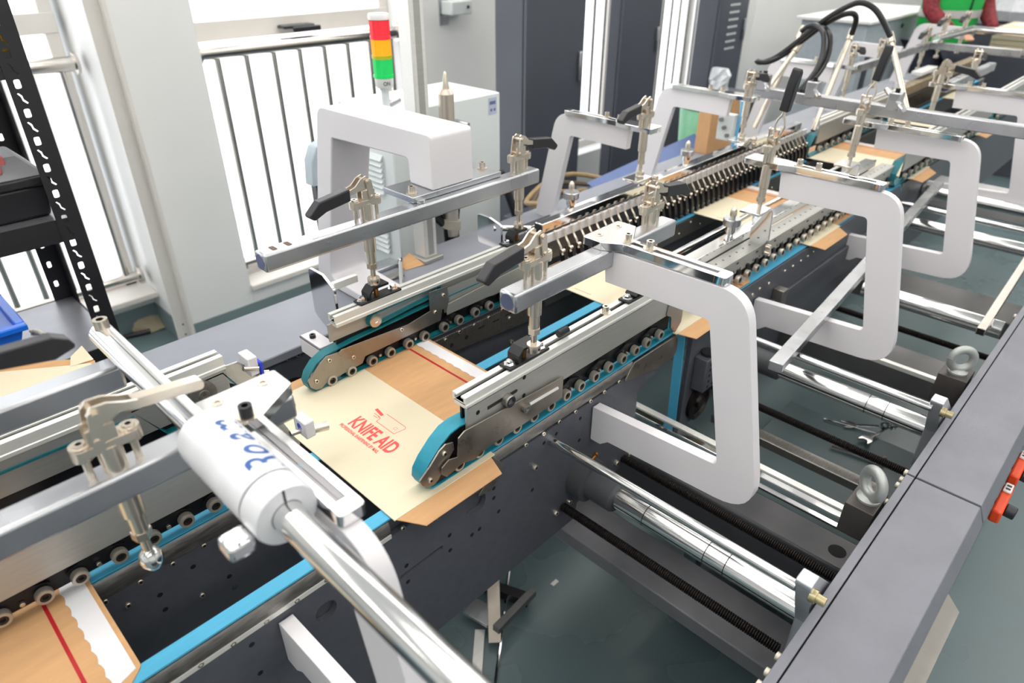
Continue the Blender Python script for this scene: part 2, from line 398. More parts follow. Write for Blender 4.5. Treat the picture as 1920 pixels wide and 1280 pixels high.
# toolbox
z = zs[1]; c = Vector((.16, 1.86, z))
t = thing('toolbox', 'black plastic toolbox with a red latch on the rack', 'toolbox', c)
def trap(x0, x1, y0, y1, z0, z1, g):
    return MB().add([(x0+g,y0+g,z0),(x1-g,y0+g,z0),(x1-g,y1-g,z0),(x0+g,y1-g,z0),(x0,y0,z1),(x1,y0,z1),(x1,y1,z1),(x0,y1,z1)],
                    [(3,2,1,0),(4,5,6,7),(0,1,5,4),(1,2,6,5),(2,3,7,6),(3,0,4,7)])
bx1 = A(109, 392, 'y', 1.79).x; bx0 = bx1 - .30; by0, by1 = 1.79, 1.97
part(t, 'box_body', trap(bx0, bx1, by0, by1, z, z + .075, .012), black, .008)
part(t, 'rim', MB().box((bx0 - .006, by0 - .006, z + .075), (bx1 + .006, by1 + .006, z + .095)), black, .004)
part(t, 'lid', MB().add([(bx0-.004,by0-.004,z+.095),(bx1+.004,by0-.004,z+.095),(bx1+.004,by1+.004,z+.095),(bx0-.004,by1+.004,z+.095),
     (bx0+.03,by0+.045,z+.135),(bx1-.03,by0+.045,z+.135),(bx1-.03,by1-.02,z+.135),(bx0+.03,by1-.02,z+.135)],
     [(3,2,1,0),(4,5,6,7),(0,1,5,4),(1,2,6,5),(2,3,7,6),(3,0,4,7)]), M('black lid with reflected grey', (128, 129, 134), .5), .006)  # black lid lightened, the light it reflects is put into its colour
part(t, 'latch', MB().box((bx1 - .125, by0 + .03, z + .118), (bx1 - .06, by0 + .075, z + .142)).box((bx1 - .11, by0 + .01, z + .108), (bx1 - .075, by0 + .04, z + .130)), M('faded red plastic', (196, 110, 112), .5), .004)
# tape roll
z = zs[2]; c = Vector((A(6, 80, 'y', 1.80).x - .012, 1.80, z))
t = thing('tape_tub', 'yellow tub with a clear lid on the upper rack shelf', 'tub', c)
part(t, 'tub', MB().lathe([(0, 0), (.038, 0), (.042, .05), (.042, .055)], c, (0, 0, 1), 24), M('yellow plastic', (246, 190, 16), .4))
part(t, 'lid', MB().lathe([(.042, .055), (.044, .056), (.044, .08), (.038, .085), (0, .085)], c, (0, 0, 1), 24), M('milky lid', (222, 226, 232), .3))
# blue crate with tools
z = .75; t = thing('parts_crate', 'bright blue plastic crate of cables on the rack table', 'crate', (.05, 1.86, z))
part(t, 'crate', trap(-.12, .20, 1.775, 1.99, z, z + .10, .03), bluep, .004)
part(t, 'rim', MB().box((-.13, 1.765, z + .10), (.21, 1.785, z + .115)).box((-.13, 1.98, z + .10), (.21, 2.0, z + .115)).box((.19, 1.785, z + .10), (.21, 1.98, z + .115)).box((-.13, 1.785, z + .10), (-.11, 1.98, z + .115)), bluep, .003)
for i, (yy, rr, mm) in enumerate(((1.83, .007, rubber), (1.86, .006, M('red cable', (150, 40, 44), .4)), (1.89, .007, rubber), (1.92, .005, M('brown cable', (120, 96, 84), .5)))):
    o = solo('cable', ['thick black cable looped in the blue crate', 'red cable lying in the blue crate', 'black cable at the back of the blue crate', 'brown cable in the blue crate'][i], 'cable',
             MB().tube([(-.08 + .03 * j, yy + .012 * math.sin(j * 1.3 + i), z + .115 + .012 * math.sin(j * 1.1 + i * 2)) for j in range(9)], rr, 8), mm, 'cables in the blue crate')
solo('cable_tie', 'short pale plastic offcut curled on the rack table', 'offcut', MB().tube([(.235, 1.965, .755), (.243, 1.955, .757), (.249, 1.94, .757), (.252, 1.92, .755)], .005, 8), cream)
# rag on the floor
rg = MB(); rc = A(283, 604, 'z', 0)
random.seed(3); n = 14
rows = []
for j in range(7):
    row = []
    for i in range(n):
        a = 2 * math.pi * i / n; r = (.17 * (1 - j / 6.5)) * (1 + .25 * math.sin(3 * a + j) + random.uniform(-.12, .12))
        row.append((rc.x + 1.0 * r * math.cos(a) + .12 * j / 6 * .3, rc.y + .55 * r * math.sin(a), .002 + .085 * (1 - (1 - j / 6) ** 2) + random.uniform(0, .012)))
    rows.append(row)
vs = sum(rows, []); fs = [[j * n + i, j * n + (i + 1) % n, (j + 1) * n + (i + 1) % n, (j + 1) * n + i] for j in range(6) for i in range(n)] + [list(range(6 * n, 7 * n))]
solo('rag', 'crumpled tan rag on the floor by the window', 'rag', MB().add(vs, fs), M('tan cloth', (176, 166, 140), .9, bump=.4, bs=80))
rp = A(254, 629, 'z', 0)
solo('floor_rod', 'short dark rod on the floor beside the rack foot', 'rod', MB().cyl((rp.x - .05, rp.y, .012), (rp.x + .06, rp.y - .03, .012), .012, n=10), black)
# deck
t = thing('side_deck', 'long flat grey deck between the machine and the window', 'deck', (2, 1.36, 0))
part(t, 'deck_top', MB().box((0.34, 1.252, .828), (5.3, 1.475, .85)), deck_m, .003)
part(t, 'side_panel', MB().box((0.36, 1.262, .42), (5.3, 1.28, .828)), plate)
part(t, 'side_panel', MB().box((0.36, 1.455, .1), (5.3, 1.47, .828)), plate)
for x in (.6, 1.9, 3.2, 4.4): part(t, 'foot', MB().box((x, 1.30, 0), (x + .08, 1.44, .5)), plate)
for px, py in ((539, 671), (557, 664)):
    c = A(px, py, 'y', 1.262); copy_part(SCREW_B, 'screw', t, c)
c = A(547, 720, 'y', 1.262); part(t, 'bore', MB().cyl((c.x, 1.2615, c.z - .03), (c.x, 1.27, c.z - .03), .045, n=24), hole_m)
# tools on the deck
c = A(715, 512, 'z', .85)
solo('steel_plate_tool', 'flat grey steel bar lying on the deck behind the rail', 'bar', MB().box((c.x - .10, c.y + .0, .85), (c.x + .07, c.y + .05, .862)), galv, bevel=.003)
c = A(748, 515, 'z', .85)
solo('hex_key_tool', 'slim chrome driver leaning beside the aluminium post', 'tool', MB().cyl((c.x - .06, c.y - .09, .856), (c.x + .03, c.y + .03, .87), .006, n=10).cyl((c.x + .03, c.y + .03, .87), (c.x + .035, c.y + .037, .871), .008, n=10), chrome)
c = A(700, 518, 'z', .85)
solo('steel_block_tool', 'narrow dark steel strip beside the grey bar', 'bar', MB().box((c.x - .09, c.y - .06, .85), (c.x + .06, c.y - .03, .858)), gsteel, bevel=.002)
c = A(768, 497, 'z', .85)
solo('cardboard_scrap', 'torn kraft scrap on the deck by the aluminium post', 'scrap', MB().add([(c.x - .03, c.y - .02, .851), (c.x + .03, c.y - .03, .852), (c.x + .025, c.y + .03, .87), (c.x - .02, c.y + .025, .856)], [(0, 1, 2, 3)]), kraft)
# aluminium post
px0 = Vector((1.145, 1.43, .85))
t = thing('aluminium_post', 'square aluminium post rising from the deck', 'post', (1.145, 1.43, .85))
yq = 1.395; xc = A(779.5, 200, 'y', yq).x; xr = A(805, 205, 'y', yq).x; yk_ = yq * xc / A(757, 200, 'y', yq).x
part(t, 'extrusion', MB().box((xc, yq, .862), (xr, yk_, 2.3)), alu_l, .003)
part(t, 'slot_strip', MB().box((xc + .012, yq - .0006, .87), (xr - .012, yq + .0005, 2.3)), alu)
part(t, 'base_plate', MB().box((xc - .012, yq - .012, .85), (xr + .012, yk_ + .008, .862)), alu, .002)
# control cabinet
t = thing('control_cabinet', 'pale control box with louvred side behind the white arch', 'control box', (1.31, 1.66, 0))
part(t, 'box_body', MB().box((1.13, 1.55, .70), (1.55, 1.80, 1.227)), pale, .004)
part(t, 'pedestal', MB().box((1.16, 1.58, 0), (1.5, 1.78, .70)), pale)
lv = make_mesh(MB().prism([(0, -.008), (-.012, -.008), (0, .008)], 'y', -.055, .055), 'louvre', pale, smooth=False)
for zc in (1.05, .865):
    for i in range(7): copy_part(lv, 'louvre', t, (1.1297, 1.655, zc + .048 - i * .016))
part(t, 'data_label', MB().box((1.50, 1.5493, 1.165), (1.535, 1.5503, 1.215)), M('blue grey label', (176, 184, 206), .5))
part(t, 'label_text', MB().box((1.505, 1.549, 1.195), (1.53, 1.5495, 1.205)).box((1.508, 1.549, 1.175), (1.516, 1.5495, 1.183)).box((1.522, 1.549, 1.175), (1.53, 1.5495, 1.183)), M('label ink', (96, 104, 140), .5))
part(t, 'cable_gland', MB().cyl((1.36, 1.55, 1.17), (1.37, 1.50, 1.165), .008, n=12), galv)
for i, (x0, x1) in enumerate(((1.20, 1.275), (1.25, 1.285), (1.29, 1.29), (1.34, 1.305))):
    solo('corrugated_conduit', ['outer left black conduit under the clamp bar', 'second black conduit under the clamp bar', 'third black conduit under the clamp bar', 'right-hand black conduit under the clamp bar'][i], 'conduit',
         MB().tube([(x0, 1.52, 1.0), (x0 + .002, 1.52, .96), ((x0 + x1) / 2, 1.515, .92), (x1, 1.505, .875), (x1, 1.50, .80)], .013, 10), rubber, 'conduits under the clamp bar')
solo('conduit_wrap', 'grey braided wrap around the conduit bundle', 'cable wrap', MB().cyl((1.285, 1.505, .875), (1.29, 1.503, .90), .034, .03, n=16), M('braided grey sleeve', (150, 146, 136), .7, bump=.6, bs=200))
solo('power_cable', 'straight black cable leaning down to the deck beside the dark cabinet', 'cable', MB().cyl((1.50, 1.50, 1.0), (1.55, 1.48, .85), .014, n=10), rubber)
# signal tower
t = thing('signal_tower', 'red amber green signal tower lamp on a short stem', 'signal lamp', (1.158, 1.6, 1.227))
ax = Vector((1.158, 1.6, 0))
def ring(nm, z0, z1, r, m, ribs=0):
    mb = MB().lathe([(0, z0), (r, z0), (r, z1), (0, z1)], ax, (0, 0, 1), 28); o = part(t, nm, mb, m); return o
TZ = lambda py: A(716, py, 'y', 1.6).z
def lens(nm, y1, y0, m, bm):
    z0, z1 = TZ(y1), TZ(y0); g = ring(nm, z0, z1, .0255, m)
    part(g, 'band', MB().lathe([(.0256, z0 + .0005), (.0272, z0 + .001), (.0272, z0 + .0085), (.0256, z0 + .009)], ax, (0, 0, 1), 28), bm)
    rb_ = MB()
    for i in range(28):
        a_ = 2 * math.pi * i / 28; rb_.cyl((ax.x + .0253 * math.cos(a_), ax.y + .0253 * math.sin(a_), z0 + .010), (ax.x + .0253 * math.cos(a_), ax.y + .0253 * math.sin(a_), z1 - .001), .0009, n=5)
    r_ = part(g, 'lens_ribs', rb_, m); r_['kind'] = 'stuff'
ring('stem', 1.227, TZ(165) + .002, .011, pale); part(t, 'elbow', MB().cyl((1.165, 1.6, 1.240), (1.20, 1.595, 1.250), .010, n=12), galv)
ring('collar', TZ(170), TZ(164), .0135, pale)
part(t, 'base', MB().lathe([(0, TZ(165)), (.020, TZ(165)), (.0245, TZ(160)), (.0255, TZ(146)), (0, TZ(146))], ax, (0, 0, 1), 28), white_s)
rl = M('red lens', (224, 44, 58), .22, emit=.25); al = M('amber lens', (246, 166, 10), .22, emit=.25); gl = M('green lens', (20, 192, 92), .22, emit=.25)
lens('green_lens', 146, 109.5, gl, gl); lens('amber_lens', 109.5, 73, al, M('olive lens band', (186, 186, 20), .3)); lens('red_lens', 73, 36, rl, rl)
part(t, 'cap', MB().lathe([(.0265, TZ(36)), (.0285, TZ(35)), (.0285, TZ(27)), (.026, TZ(24)), (0, TZ(23))], ax, (0, 0, 1), 28), white_s)
v, f = text_mb('ON', .014, .9)
mb = MB(); rr = .0258; zb_ = (TZ(165) + TZ(146)) / 2 - .004; ang0 = math.atan2(-1.6, -1.158) + .28
mb.add([(ax.x + rr * math.cos(ang0 + p.x / rr), ax.y + rr * math.sin(ang0 + p.x / rr), zb_ + p.y) for p in v], f)
part(t, 'base_text', mb, M('grey print', (110, 112, 116), .5), smooth=False)
# silver nozzle
c = Vector((1.315, 1.5, .85)); c = A(838, 225, 'y', 1.5); c.z = 0
t = thing('cone_nozzle', 'brushed steel pointed dispenser nozzle behind the arch', 'nozzle', (c.x, 1.5, .85))
part(t, 'shaft', MB().lathe([(0, .85), (.022, .85), (.022, 1.265), (.0125, 1.278), (0, 1.278)], c, (0, 0, 1), 24), M('brushed nozzle steel', (206, 196, 184), .34, .85, .06, 40, stretch=(20, 20, 1)))
part(t, 'tip', MB().lathe([(.0105, 1.278), (.0045, 1.318), (.0035, 1.32), (0, 1.325)], c, (0, 0, 1), 20), nickel)
# small display beside the arch
c = A(588, 300, 'y', 1.6)
t = thing('side_display', 'slim grey terminal edge peeking out left of the white arch', 'terminal', (c.x + .04, 1.6, .85))
part(t, 'housing', MB().prism([(c.x - .012, c.z - .07), (c.x + .08, c.z - .07), (c.x + .08, c.z + .055), (c.x + .012, c.z + .03), (c.x - .006, c.z - .005)], 'y', 1.6, 1.64), M('grey blue plastic', (170, 184, 192), .4), .003)
part(t, 'stand', MB().box((c.x, 1.605, 0), (c.x + .05, 1.635, c.z - .07)), black, .003)
# ================================================================ shared machine builders
def V(*a): return Vector(a)
def clamp_meshes():
    d = {}
    body = MB().cyl((0, 0, 0), (0, 0, .031), .0118, n=20)
    body.prism(round_poly([(-.031, -.0105), (.031, -.0105), (.031, .0105), (-.031, .0105)], .009, 5), 'z', .029, .038)
    for y in (-.0095, .0065): body.box((-.010, y, .036), (.016, y + .003, .056))
    for x in (-.0225, .0225): body.cyl((x, 0, .025), (x, 0, .0405), .0098, n=16)
    d['body'] = make_mesh(body, 'clamp_body', nickel)
    d['bolt'] = make_mesh(MB().cyl((0, 0, 0), (0, 0, .026), .0038, n=10).lathe([(.0065, .0405), (.006, .0425), (.003, .0425), (.003, .041), (0, .041)], (0, 0, 0), (0, 0, 1), 12, mis=[0, 0, 1, 1]), 'bolt', [nickel, ring_d])
    lk = MB()
    for y in (-.0125, .0095): lk.prism(round_poly([(.003, .038), (.015, .038), (.009, .076), (-.003, .076)], .0055, 4), 'y', y, y + .003)
    for z, x in ((.043, .009), (.071, .003)): lk.cyl((x, -.0145, z), (x, .0145, z), .0035, n=10)
    d['link'] = make_mesh(lk, 'link', nickel)
    lv = MB()
    for s in (-1, 1):
        lv.prism([(-.006, .060), (.004, .058), (.006, .078), (.002, .081), (-.010, .077), (-.022, .066), (-.040, .061), (-.040, .053), (-.020, .056)], 'y', s * .0055, s * .0085)
    lv.prism([(-.018, .060), (-.045, .0605), (-.045, .0535), (-.018, .057)], 'y', -.006, .006)
    d['lever'] = make_mesh(lv, 'lever', nickel)
    gp = MB().prism([(-.034, .0660), (-.096, .0575), (-.1175, .0380), (-.1165, .0330), (-.108, .0270), (-.084, .0370), (-.034, .0440)], 'y', -.0095, .0095)
    d['grip'] = make_mesh(gp, 'grip', black, smooth=False)
    lu = MB()
    for s in (-1, 1):
        lu.tube([(0, s * .007, .066), (0, s * .011, .082), (0, s * .009, .095), (0, s * .002, .108), (0, s * .001, .125)], .0026, 8)
    d['lever_up'] = make_mesh(lu, 'lever', nickel)
    d['grip_up'] = make_mesh(MB().prism([(-.0095, .116), (.0095, .116), (.0125, .175), (.011, .200), (.003, .209), (-.005, .207), (-.0105, .178)], 'y', -.0105, .0105), 'grip', black)
    lb = MB()
    for s in (-1, 1):
        lb.prism([(-.006, .058), (.006, .058), (.010, .072), (.004, .079), (-.010, .078), (-.024, .072), (-.036, .0685), (-.036, .058), (-.018, .064)], 'y', s * .006, s * .0095)
    lb.prism(round_poly([(-.032, .0575), (-.032, .0690), (-.100, .0605), (-.100, .0490)], [.001, .001, .0055, .0055], 4), 'y', -.0065, .0065)
    d['lever_bare'] = make_mesh(lb, 'lever', nickel)
    sp = MB().lathe([(0, -.008), (.0115, -.008), (.0115, -.062), (.0088, -.064), (.0088, -.087), (0, -.087)], (0, 0, 0), (0, 0, 1), 20)
    d['spindle'] = make_mesh(sp, 'spindle', nickel)
    d['rod'] = make_mesh(MB().cyl((0, 0, -.090), (0, 0, -.120), .0052, n=12), 'spindle_rod', nickel)
    d['nut'] = make_mesh(MB().lathe([(0, -.087), (.0105, -.087), (.0105, -.097), (0, -.097)], (0, 0, 0), (0, 0, 1), 6), 'nut', nickel, smooth=False)
    d['collar'] = make_mesh(MB().lathe([(0, -.117), (.0115, -.117), (.012, -.119), (.012, -.129), (.0115, -.131), (0, -.131)], (0, 0, 0), (0, 0, 1), 20).lathe([(.0022, .0), (0, .0005)], (0, -.0121, -.124), (0, -1, 0), 8, mi=1), 'foot_collar', [nickel, ring_d])
    d['ball'] = make_mesh(MB().lathe([(0, -.146), (.008, -.143), (.0118, -.135), (.0125, -.128), (.010, -.121), (.006, -.117), (0, -.117)], (0, 0, 0), (0, 0, 1), 18), 'ball_foot', chrome)
    return d
CM = clamp_meshes()
def clamp(loc, label, kind='closed', rot=0.0, foot='collar', ext=0.0, tilt=0.0):
    t = thing('toggle_clamp', label, 'clamp', loc, 'toggle clamps on the clamp bars', rot)
    def c(key, name, p=(0, 0, 0), par=None):
        o = bpy.data.objects.new(name, CM[key]); COL.objects.link(o); o.parent = par or t; o.location = p; return o
    b = c('body', 'clamp_body')
    for x in (-.0225, .0225): c('bolt', 'bolt', (x, 0, 0))
    c('link', 'link')
    if kind == 'closed': l = c('lever', 'lever'); bev(c('grip', 'grip', par=l), .0028, 2)
    elif kind == 'up': l = c('lever_up', 'lever'); bev(c('grip_up', 'grip', par=l), .003, 2)
    else: l = c('lever_bare', 'lever')
    if kind == 'up' and tilt: l.rotation_euler = (tilt, 0, 0); 
    s = c('spindle', 'spindle')
    r = c('rod', 'spindle_rod'); c('nut', 'nut', par=r); c(foot, 'foot_collar' if foot == 'collar' else 'ball_foot', par=r)
    if ext: r.location = (0, 0, -ext); r.scale = (1, 1, 1); part_ext = MB().cyl((0, 0, -.08), (0, 0, -.092 - ext), .0075, n=12); o = link(make_mesh(part_ext, 'spindle_sleeve', nickel), 'spindle_sleeve', t)
    return t
def foot_bracket(c, label, zt=1.068, zr=1.04):
    t = thing('clamp_foot_bracket', label, 'bracket', c, 'black clamp feet on the rails')
    part(t, 'base_plate', MB().box((c.x - .045, c.y - .013, zr), (c.x + .052, c.y + .013, zr + .0045)), blackm, .0015)
    part(t, 'channel', MB().strip([(c.x + .022, zt - .006), (c.x - .012, zt - .006), (c.x - .020, zt - .014), (c.x - .020, zr + .006)], 'y', c.y - .013, c.y + .013, -.0045, closed=False), blackm)
    part(t, 'post', MB().cyl((c.x, c.y, zr + .004), (c.x, c.y, zt - .004), .005, n=10), bronze)
    for dx in (-.033, .040): copy_part(HEXB, 'hex_bolt', t, (c.x + dx, c.y, zr + .0045))
    return t
def clamp_bar(nm, label, x0, x1, y0, y1, z1, h=.033, slots=()):
    t = thing(nm, label, 'bar', ((x0 + x1) / 2, (y0 + y1) / 2, z1 - h), 'chromed clamp bars')
    ym = (y0 + y1) / 2; zm = z1 - h / 2
    b = part(t, 'square_tube', MB().box((x0, y0, z1 - h), (x1, y1, z1)), galv, .0045)
    for xe, s in ((x0, -1), (x1, 1)):
        part(t, 'end_plug', MB().lathe([(0, .0003), (h * .40, .0003), (h * .42, -.0005)], (xe, ym, zm), (s, 0, 0), 20), M('bluish plug', (88, 96, 128), .4, .3), 0)
    for sx in slots:
        part(t, 'slot', MB().prism(round_poly([(sx - .0045, ym - .009), (sx + .0045, ym - .009), (sx + .0045, ym + .009), (sx - .0045, ym + .009)], .003, 3), 'z', z1 - .001, z1 + .0004), M('slot brown', (92, 64, 44), .6))
    return t
def c_frame(label, X0, mirror=False, dy=0.0, dz=0.0, th=.021, group='white C frames'):
    P = [(.637, 1.185), (.372, 1.190), (.283, .800), (.594, .787), (.612, .772), (.636, .772), (.636, .852), (.368, .866), (.427, 1.128), (.631, 1.125)]
    R = [.001, .062, .066, .008, .004, .003, .003, .010, .012, .001]
    if mirror: P = [(1.737 - y, z) for y, z in P]
    P = [(y + dy, z + dz) for y, z in P]
    b = MB().prism(round_poly(P, R, 8), 'x', X0, X0 + th)
    return solo('c_frame', label, 'frame', b, white, group, bevel=.0022)
def slot_plate(label, X0, head=True, mirror=False, dy=0.0, z=1.19, dark=False):
    """slotted bracket lying on a C frame and over the clamp bar"""
    f = (lambda y: 1.737 - y + dy) if mirror else (lambda y: y + dy)
    t = thing('slotted_bracket', label, 'bracket', (X0 + .015, f(.53), z), 'slotted chrome brackets')
    mb = MB()
    for a, b in ((0, .0095), (.0195, .029)): mb.box((X0 + a, f(.43), z), (X0 + b, f(.602), z + .015))
    mb.prism(round_poly([(X0, f(.432)), (X0, f(.412)), (X0 + .029, f(.412)), (X0 + .029, f(.432))], [0, .007, .007, 0], 4), 'z', z, z + .015)
    hd = [(X0, f(.600)), (X0 + .029, f(.600)), (X0 + .082, f(.632)), (X0 + .082, f(.672)), (X0 - .020, f(.672)), (X0 - .020, f(.632))] if head else [(X0, f(.600)), (X0 + .029, f(.600)), (X0 + .040, f(.64)), (X0 + .040, f(.725)), (X0 - .012, f(.725)), (X0 - .012, f(.64))]
    mb.prism(round_poly(hd, [0, .01, .006, .006, .006, .008], 4), 'z', z, z + .015)
    part(t, 'plate', mb, chrome, .0012)
    if dark:
        part(t, 'washer', MB().cyl((X0 + .0145, f(.607), z + .015), (X0 + .0145, f(.607), z + .0175), .0105, n=20), nickel)
        part(t, 'black_bolt', MB().lathe([(.0072, 0), (.0072, .013), (.0036, .013), (.0036, .006), (0, .006)], (X0 + .0145, f(.607), z + .0175), (0, 0, 1), 18), blackm)
    else:
        for yy in (.558, .602): copy_part(CAPS, 'cap_screw', t, (X0 + .0145, f(yy), z + .015))
    if head:
        for xx in (.004, .058): part(t, 'countersunk_screw', MB().lathe([(.0068, .0), (.006, .0006), (.003, .0006), (.003, -.001), (0, -.001)], (X0 + xx, f(.654), z + .0152), (0, 0, 1), 16, mis=[0, 0, 1, 1]), [nickel, bronze])
    return t
def belt_loop(pts): return pts
def carrier(nm, label, x0, x1, yf, yb, zr1, zr0, zface, bear_x, zb, belt_path, belt_mat, rail_end=None, face=True, yface=None):
    """upper belt carrier: T-slot rail along X, face plate, black rocker arms, bearing rollers, belt"""
    t = thing(nm, label, 'belt carrier', ((x0 + x1) / 2, (yf + yb) / 2, zface))
    w = yb - yf; lip = w * .36; ym = (yf + yb) / 2
    prof = [(yf, zr0), (yf, zr1), (yf + lip, zr1), (yf + lip, zr1 - .004), (yf + .005, zr1 - .004), (yf + .005, zr0 + .003), (yb - .005, zr0 + .003), (yb - .005, zr1 - .004), (yb - lip, zr1 - .004), (yb - lip, zr1), (yb, zr1), (yb, zr0)]
    part(t, 'rail', MB().prism(prof, 'x', x0, x1), alu_l, .0008)
    part(t, 'rail_step', MB().prism([(yf - .002, zr0 - .006), (yf - .002, zr0), (yf + .003, zr0 + .003), (yb - .004, zr0 + .003), (yb - .004, zr0 - .006)], 'x', x0, x1), alu_l)
    yfc = yface if yface is not None else yf - .002
    if face: part(t, 'face_plate', MB().box((x0, yfc, zface), (x1, yfc + .005, zr0 - .004)), alu, .0008)
    for k in range(0, len(bear_x) - 1, 2):
        a, b = bear_x[k], bear_x[k + 1]
        arm = part(t, 'rocker_arm', MB().prism(round_poly([(a - .012, zb - .004), (b + .012, zb - .004), (b + .012, zb + .010), ((a + b) / 2, zb + .022), (a - .012, zb + .010)], .008, 4), 'y', yf + .009, yf + .014), blackm)
        copy_part(PIN, 'arm_pin', arm, ((a + b) / 2, yf + .003, zb + .001))
    for x in bear_x: copy_part(BEAR, 'bearing_roller', t, (x, yf - .004, zb))
    part(t, 'backing_bar', MB().box((max(min(bear_x), x0 + .004), yf + .014, zb - .012), (x1, yf + .018, zr0)), blackm)
    if belt_path: part(t, 'belt', MB().strip(belt_path, 'y', yf + .002, yb, .0028), belt_mat)
    return t
def screws(parent, pts, y, me=SCREW):
    for px, py in pts:
        c = A(px, py, 'y', y); copy_part(me, 'screw', parent, (c.x, y, c.z))
def holes(parent, pts, y):
    for px, py in pts:
        c = A(px, py, 'y', y); copy_part(HOLE, 'bolt_hole', parent, (c.x, y - .0003, c.z))
def lower_belt(nm, label, path, y0, y1, mat=belt_b, closed=True):
    return solo(nm, label, 'belt', MB().strip(path, 'y', y0, y1, .003 if closed else -.003, closed=closed), mat, 'lower transport belts')
# ================================================================ right side plate and lower belt
t = thing('side_plate', 'long dark side plate along the near edge of the sheets', 'plate', (.35, .645, .574))
YP = .638
poly = [(-.6, .866), (1.112, .866), (1.118, .83), (1.116, .82), (1.05, .817), (1.053, .72), (1.053, .615), (.862, .615), (.855, .574), (-.6, .574)]
pb = part(t, 'plate_body', MB().prism(round_poly(poly, [0, .006, .01, .01, .012, .01, .02, .004, .008, 0], 4), 'y', YP, YP + .010), plate)
g = part(t, 'chrome_guard', MB().prism([(.636, .8665), (.6365, .888), (.640, .896), (.643, .896), (.643, .8665)], 'x', -.6, .40).prism([(.636, .8745), (.6365, .890), (.640, .896), (.643, .896), (.643, .8745)], 'x', .615, 1.02), gsteel)
part(t, 'wear_strip', MB().box((-.6, .6352, .8655), (.40, .637, .8735)), alu_l)
part(t, 'end_plate', MB().prism(round_poly([(.99, .862), (1.02, .895), (1.185, .893), (1.19, .84), (1.12, .835)], [.004, .004, .014, .02, .004], 5), 'y', YP - .0035, YP), steel, .0006)
screws(t, [(436, 1205), (498, 1163), (555, 1124), (610, 1085), (755, 989), (820, 969), (985, 833), (1018, 812), (1048, 790), (1078, 771), (1106, 751), (1132, 734), (1160, 715), (1184, 698), (1208, 682), (375, 1244), (700, 1017)], YP)
screws(t, [(1002, 875), (1041, 960), (1066, 939), (1155, 867), (1179, 850)], YP, SCREW_B)
holes(t, [(440, 1100), (472, 1208), (488, 1261), (843, 1003), (844, 1031), (762, 1060), (765, 1090), (926, 915), (926, 933), (899, 991), (885, 1002), (998, 918), (1088, 784), (1086, 825), (1020, 830), (1043, 813), (935, 958)], YP)
for px, py, r in ((892, 945, .0235), (612, 1145, .0175)):
    c = A(px, py, 'y', YP); drill(pb, [MB().cyl((c.x, YP - .02, c.z), (c.x, YP + .03, c.z), r, n=32)])
a = A(755, 1082, 'y', YP); b = A(827, 1028, 'y', YP)
sd = (b - a).normalized(); sn = V(-sd.z, 0, sd.x) * .0058
drill(pb, [MB().prism(round_poly([((a + sn - sd * .005).x, (a + sn - sd * .005).z), ((b + sn + sd * .005).x, (b + sn + sd * .005).z), ((b - sn + sd * .005).x, (b - sn + sd * .005).z), ((a - sn - sd * .005).x, (a - sn - sd * .005).z)], .0055, 5), 'y', YP - .02, YP + .03)])
c0 = A(930, 895, 'y', YP)
part(t, 'guard_bracket', MB().prism(round_poly([(.605, .905), (.64, .862), (.628, .84), (.605, .825), (.575, .828), (.60, .85), (.598, .893)], .004, 3), 'y', YP - .004, YP), steel, .0005)
t2 = lower_belt('transport_belt', 'light blue lower belt along the near side plate', [(-.6, .897), (1.205, .897), (1.222, .890), (1.228, .87), (1.248, .585)][::-1], .641, .664, closed=False)
solo('belt_bed', 'dark bed bar carrying the near lower belt', 'bed', MB().box((-.6, .650, .79), (1.10, .662, .893)), plate, 'dark belt beds')
solo('sheet_support', 'dark bed plate under the folded mailers', 'bed', MB().box((-.6, .86, .60), (.40, .87, .875)), plate, 'dark belt beds')
# second lower unit on the right (behind the first white frame)
t = thing('second_side_plate', 'dark side plate of the next near-side belt unit', 'plate', (1.8, .645, .6))
poly = [(1.262, .865), (1.285, .892), (2.62, .892), (2.64, .86), (2.64, .60), (1.40, .60), (1.40, .70), (1.33, .58), (1.262, .58)]
part(t, 'plate_body', MB().prism(round_poly(poly, [.01, .012, .01, .006, .004, .004, .02, .01, .006], 4), 'y', YP, YP + .012), plate, .001)
part(t, 'lower_step', MB().box((1.42, YP - .010, .70), (2.6, YP, .80)), plate, .002)
screws(t, [(1303, 628), (1410, 552), (1424, 541), (1441, 531), (1471, 508), (1486, 499), (1501, 489), (1514, 480), (1525, 471), (1537, 463), (1551, 455), (1426, 573)], YP)
hb = A(1306, 750, 'y', YP); hub = part(t, 'hub', MB().lathe([(.050, 0), (.050, .010), (.040, .012), (.036, .006), (.018, .006), (.014, .014), (0, .014)], (hb.x, YP, hb.z), (0, -1, 0), 28), screwblk)
kb = A(1312, 656, 'y', YP); part(t, 'knob_block', MB().box((kb.x - .02, YP - .035, kb.z - .10), (kb.x + .04, YP, kb.z - .008)), plate, .003)
part(t, 'black_knob', MB().lathe([(0, 0), (.017, 0), (.017, .008), (0, .010)], (kb.x + .01, YP - .018, kb.z - .008), (0, 0, 1), 20), black)
for i in range(5):
    for j in range(2): copy_part(HOLE, 'bolt_hole', t, (kb.x + .0 + j * .022, YP - .0353, kb.z - .025 - i * .016))
fb = A(1452, 545, 'y', YP); part(t, 'stop_block', MB().box((fb.x - .012, YP - .03, fb.z - .075), (fb.x + .018, YP, fb.z + .012)), gsteel, .002)
lower_belt('second_belt', 'blue lower belt under the row of exposed rollers', [(1.258, .86), (1.280, .8945), (2.62, .8945), (2.66, .86)][::-1], .641, .672, closed=False)
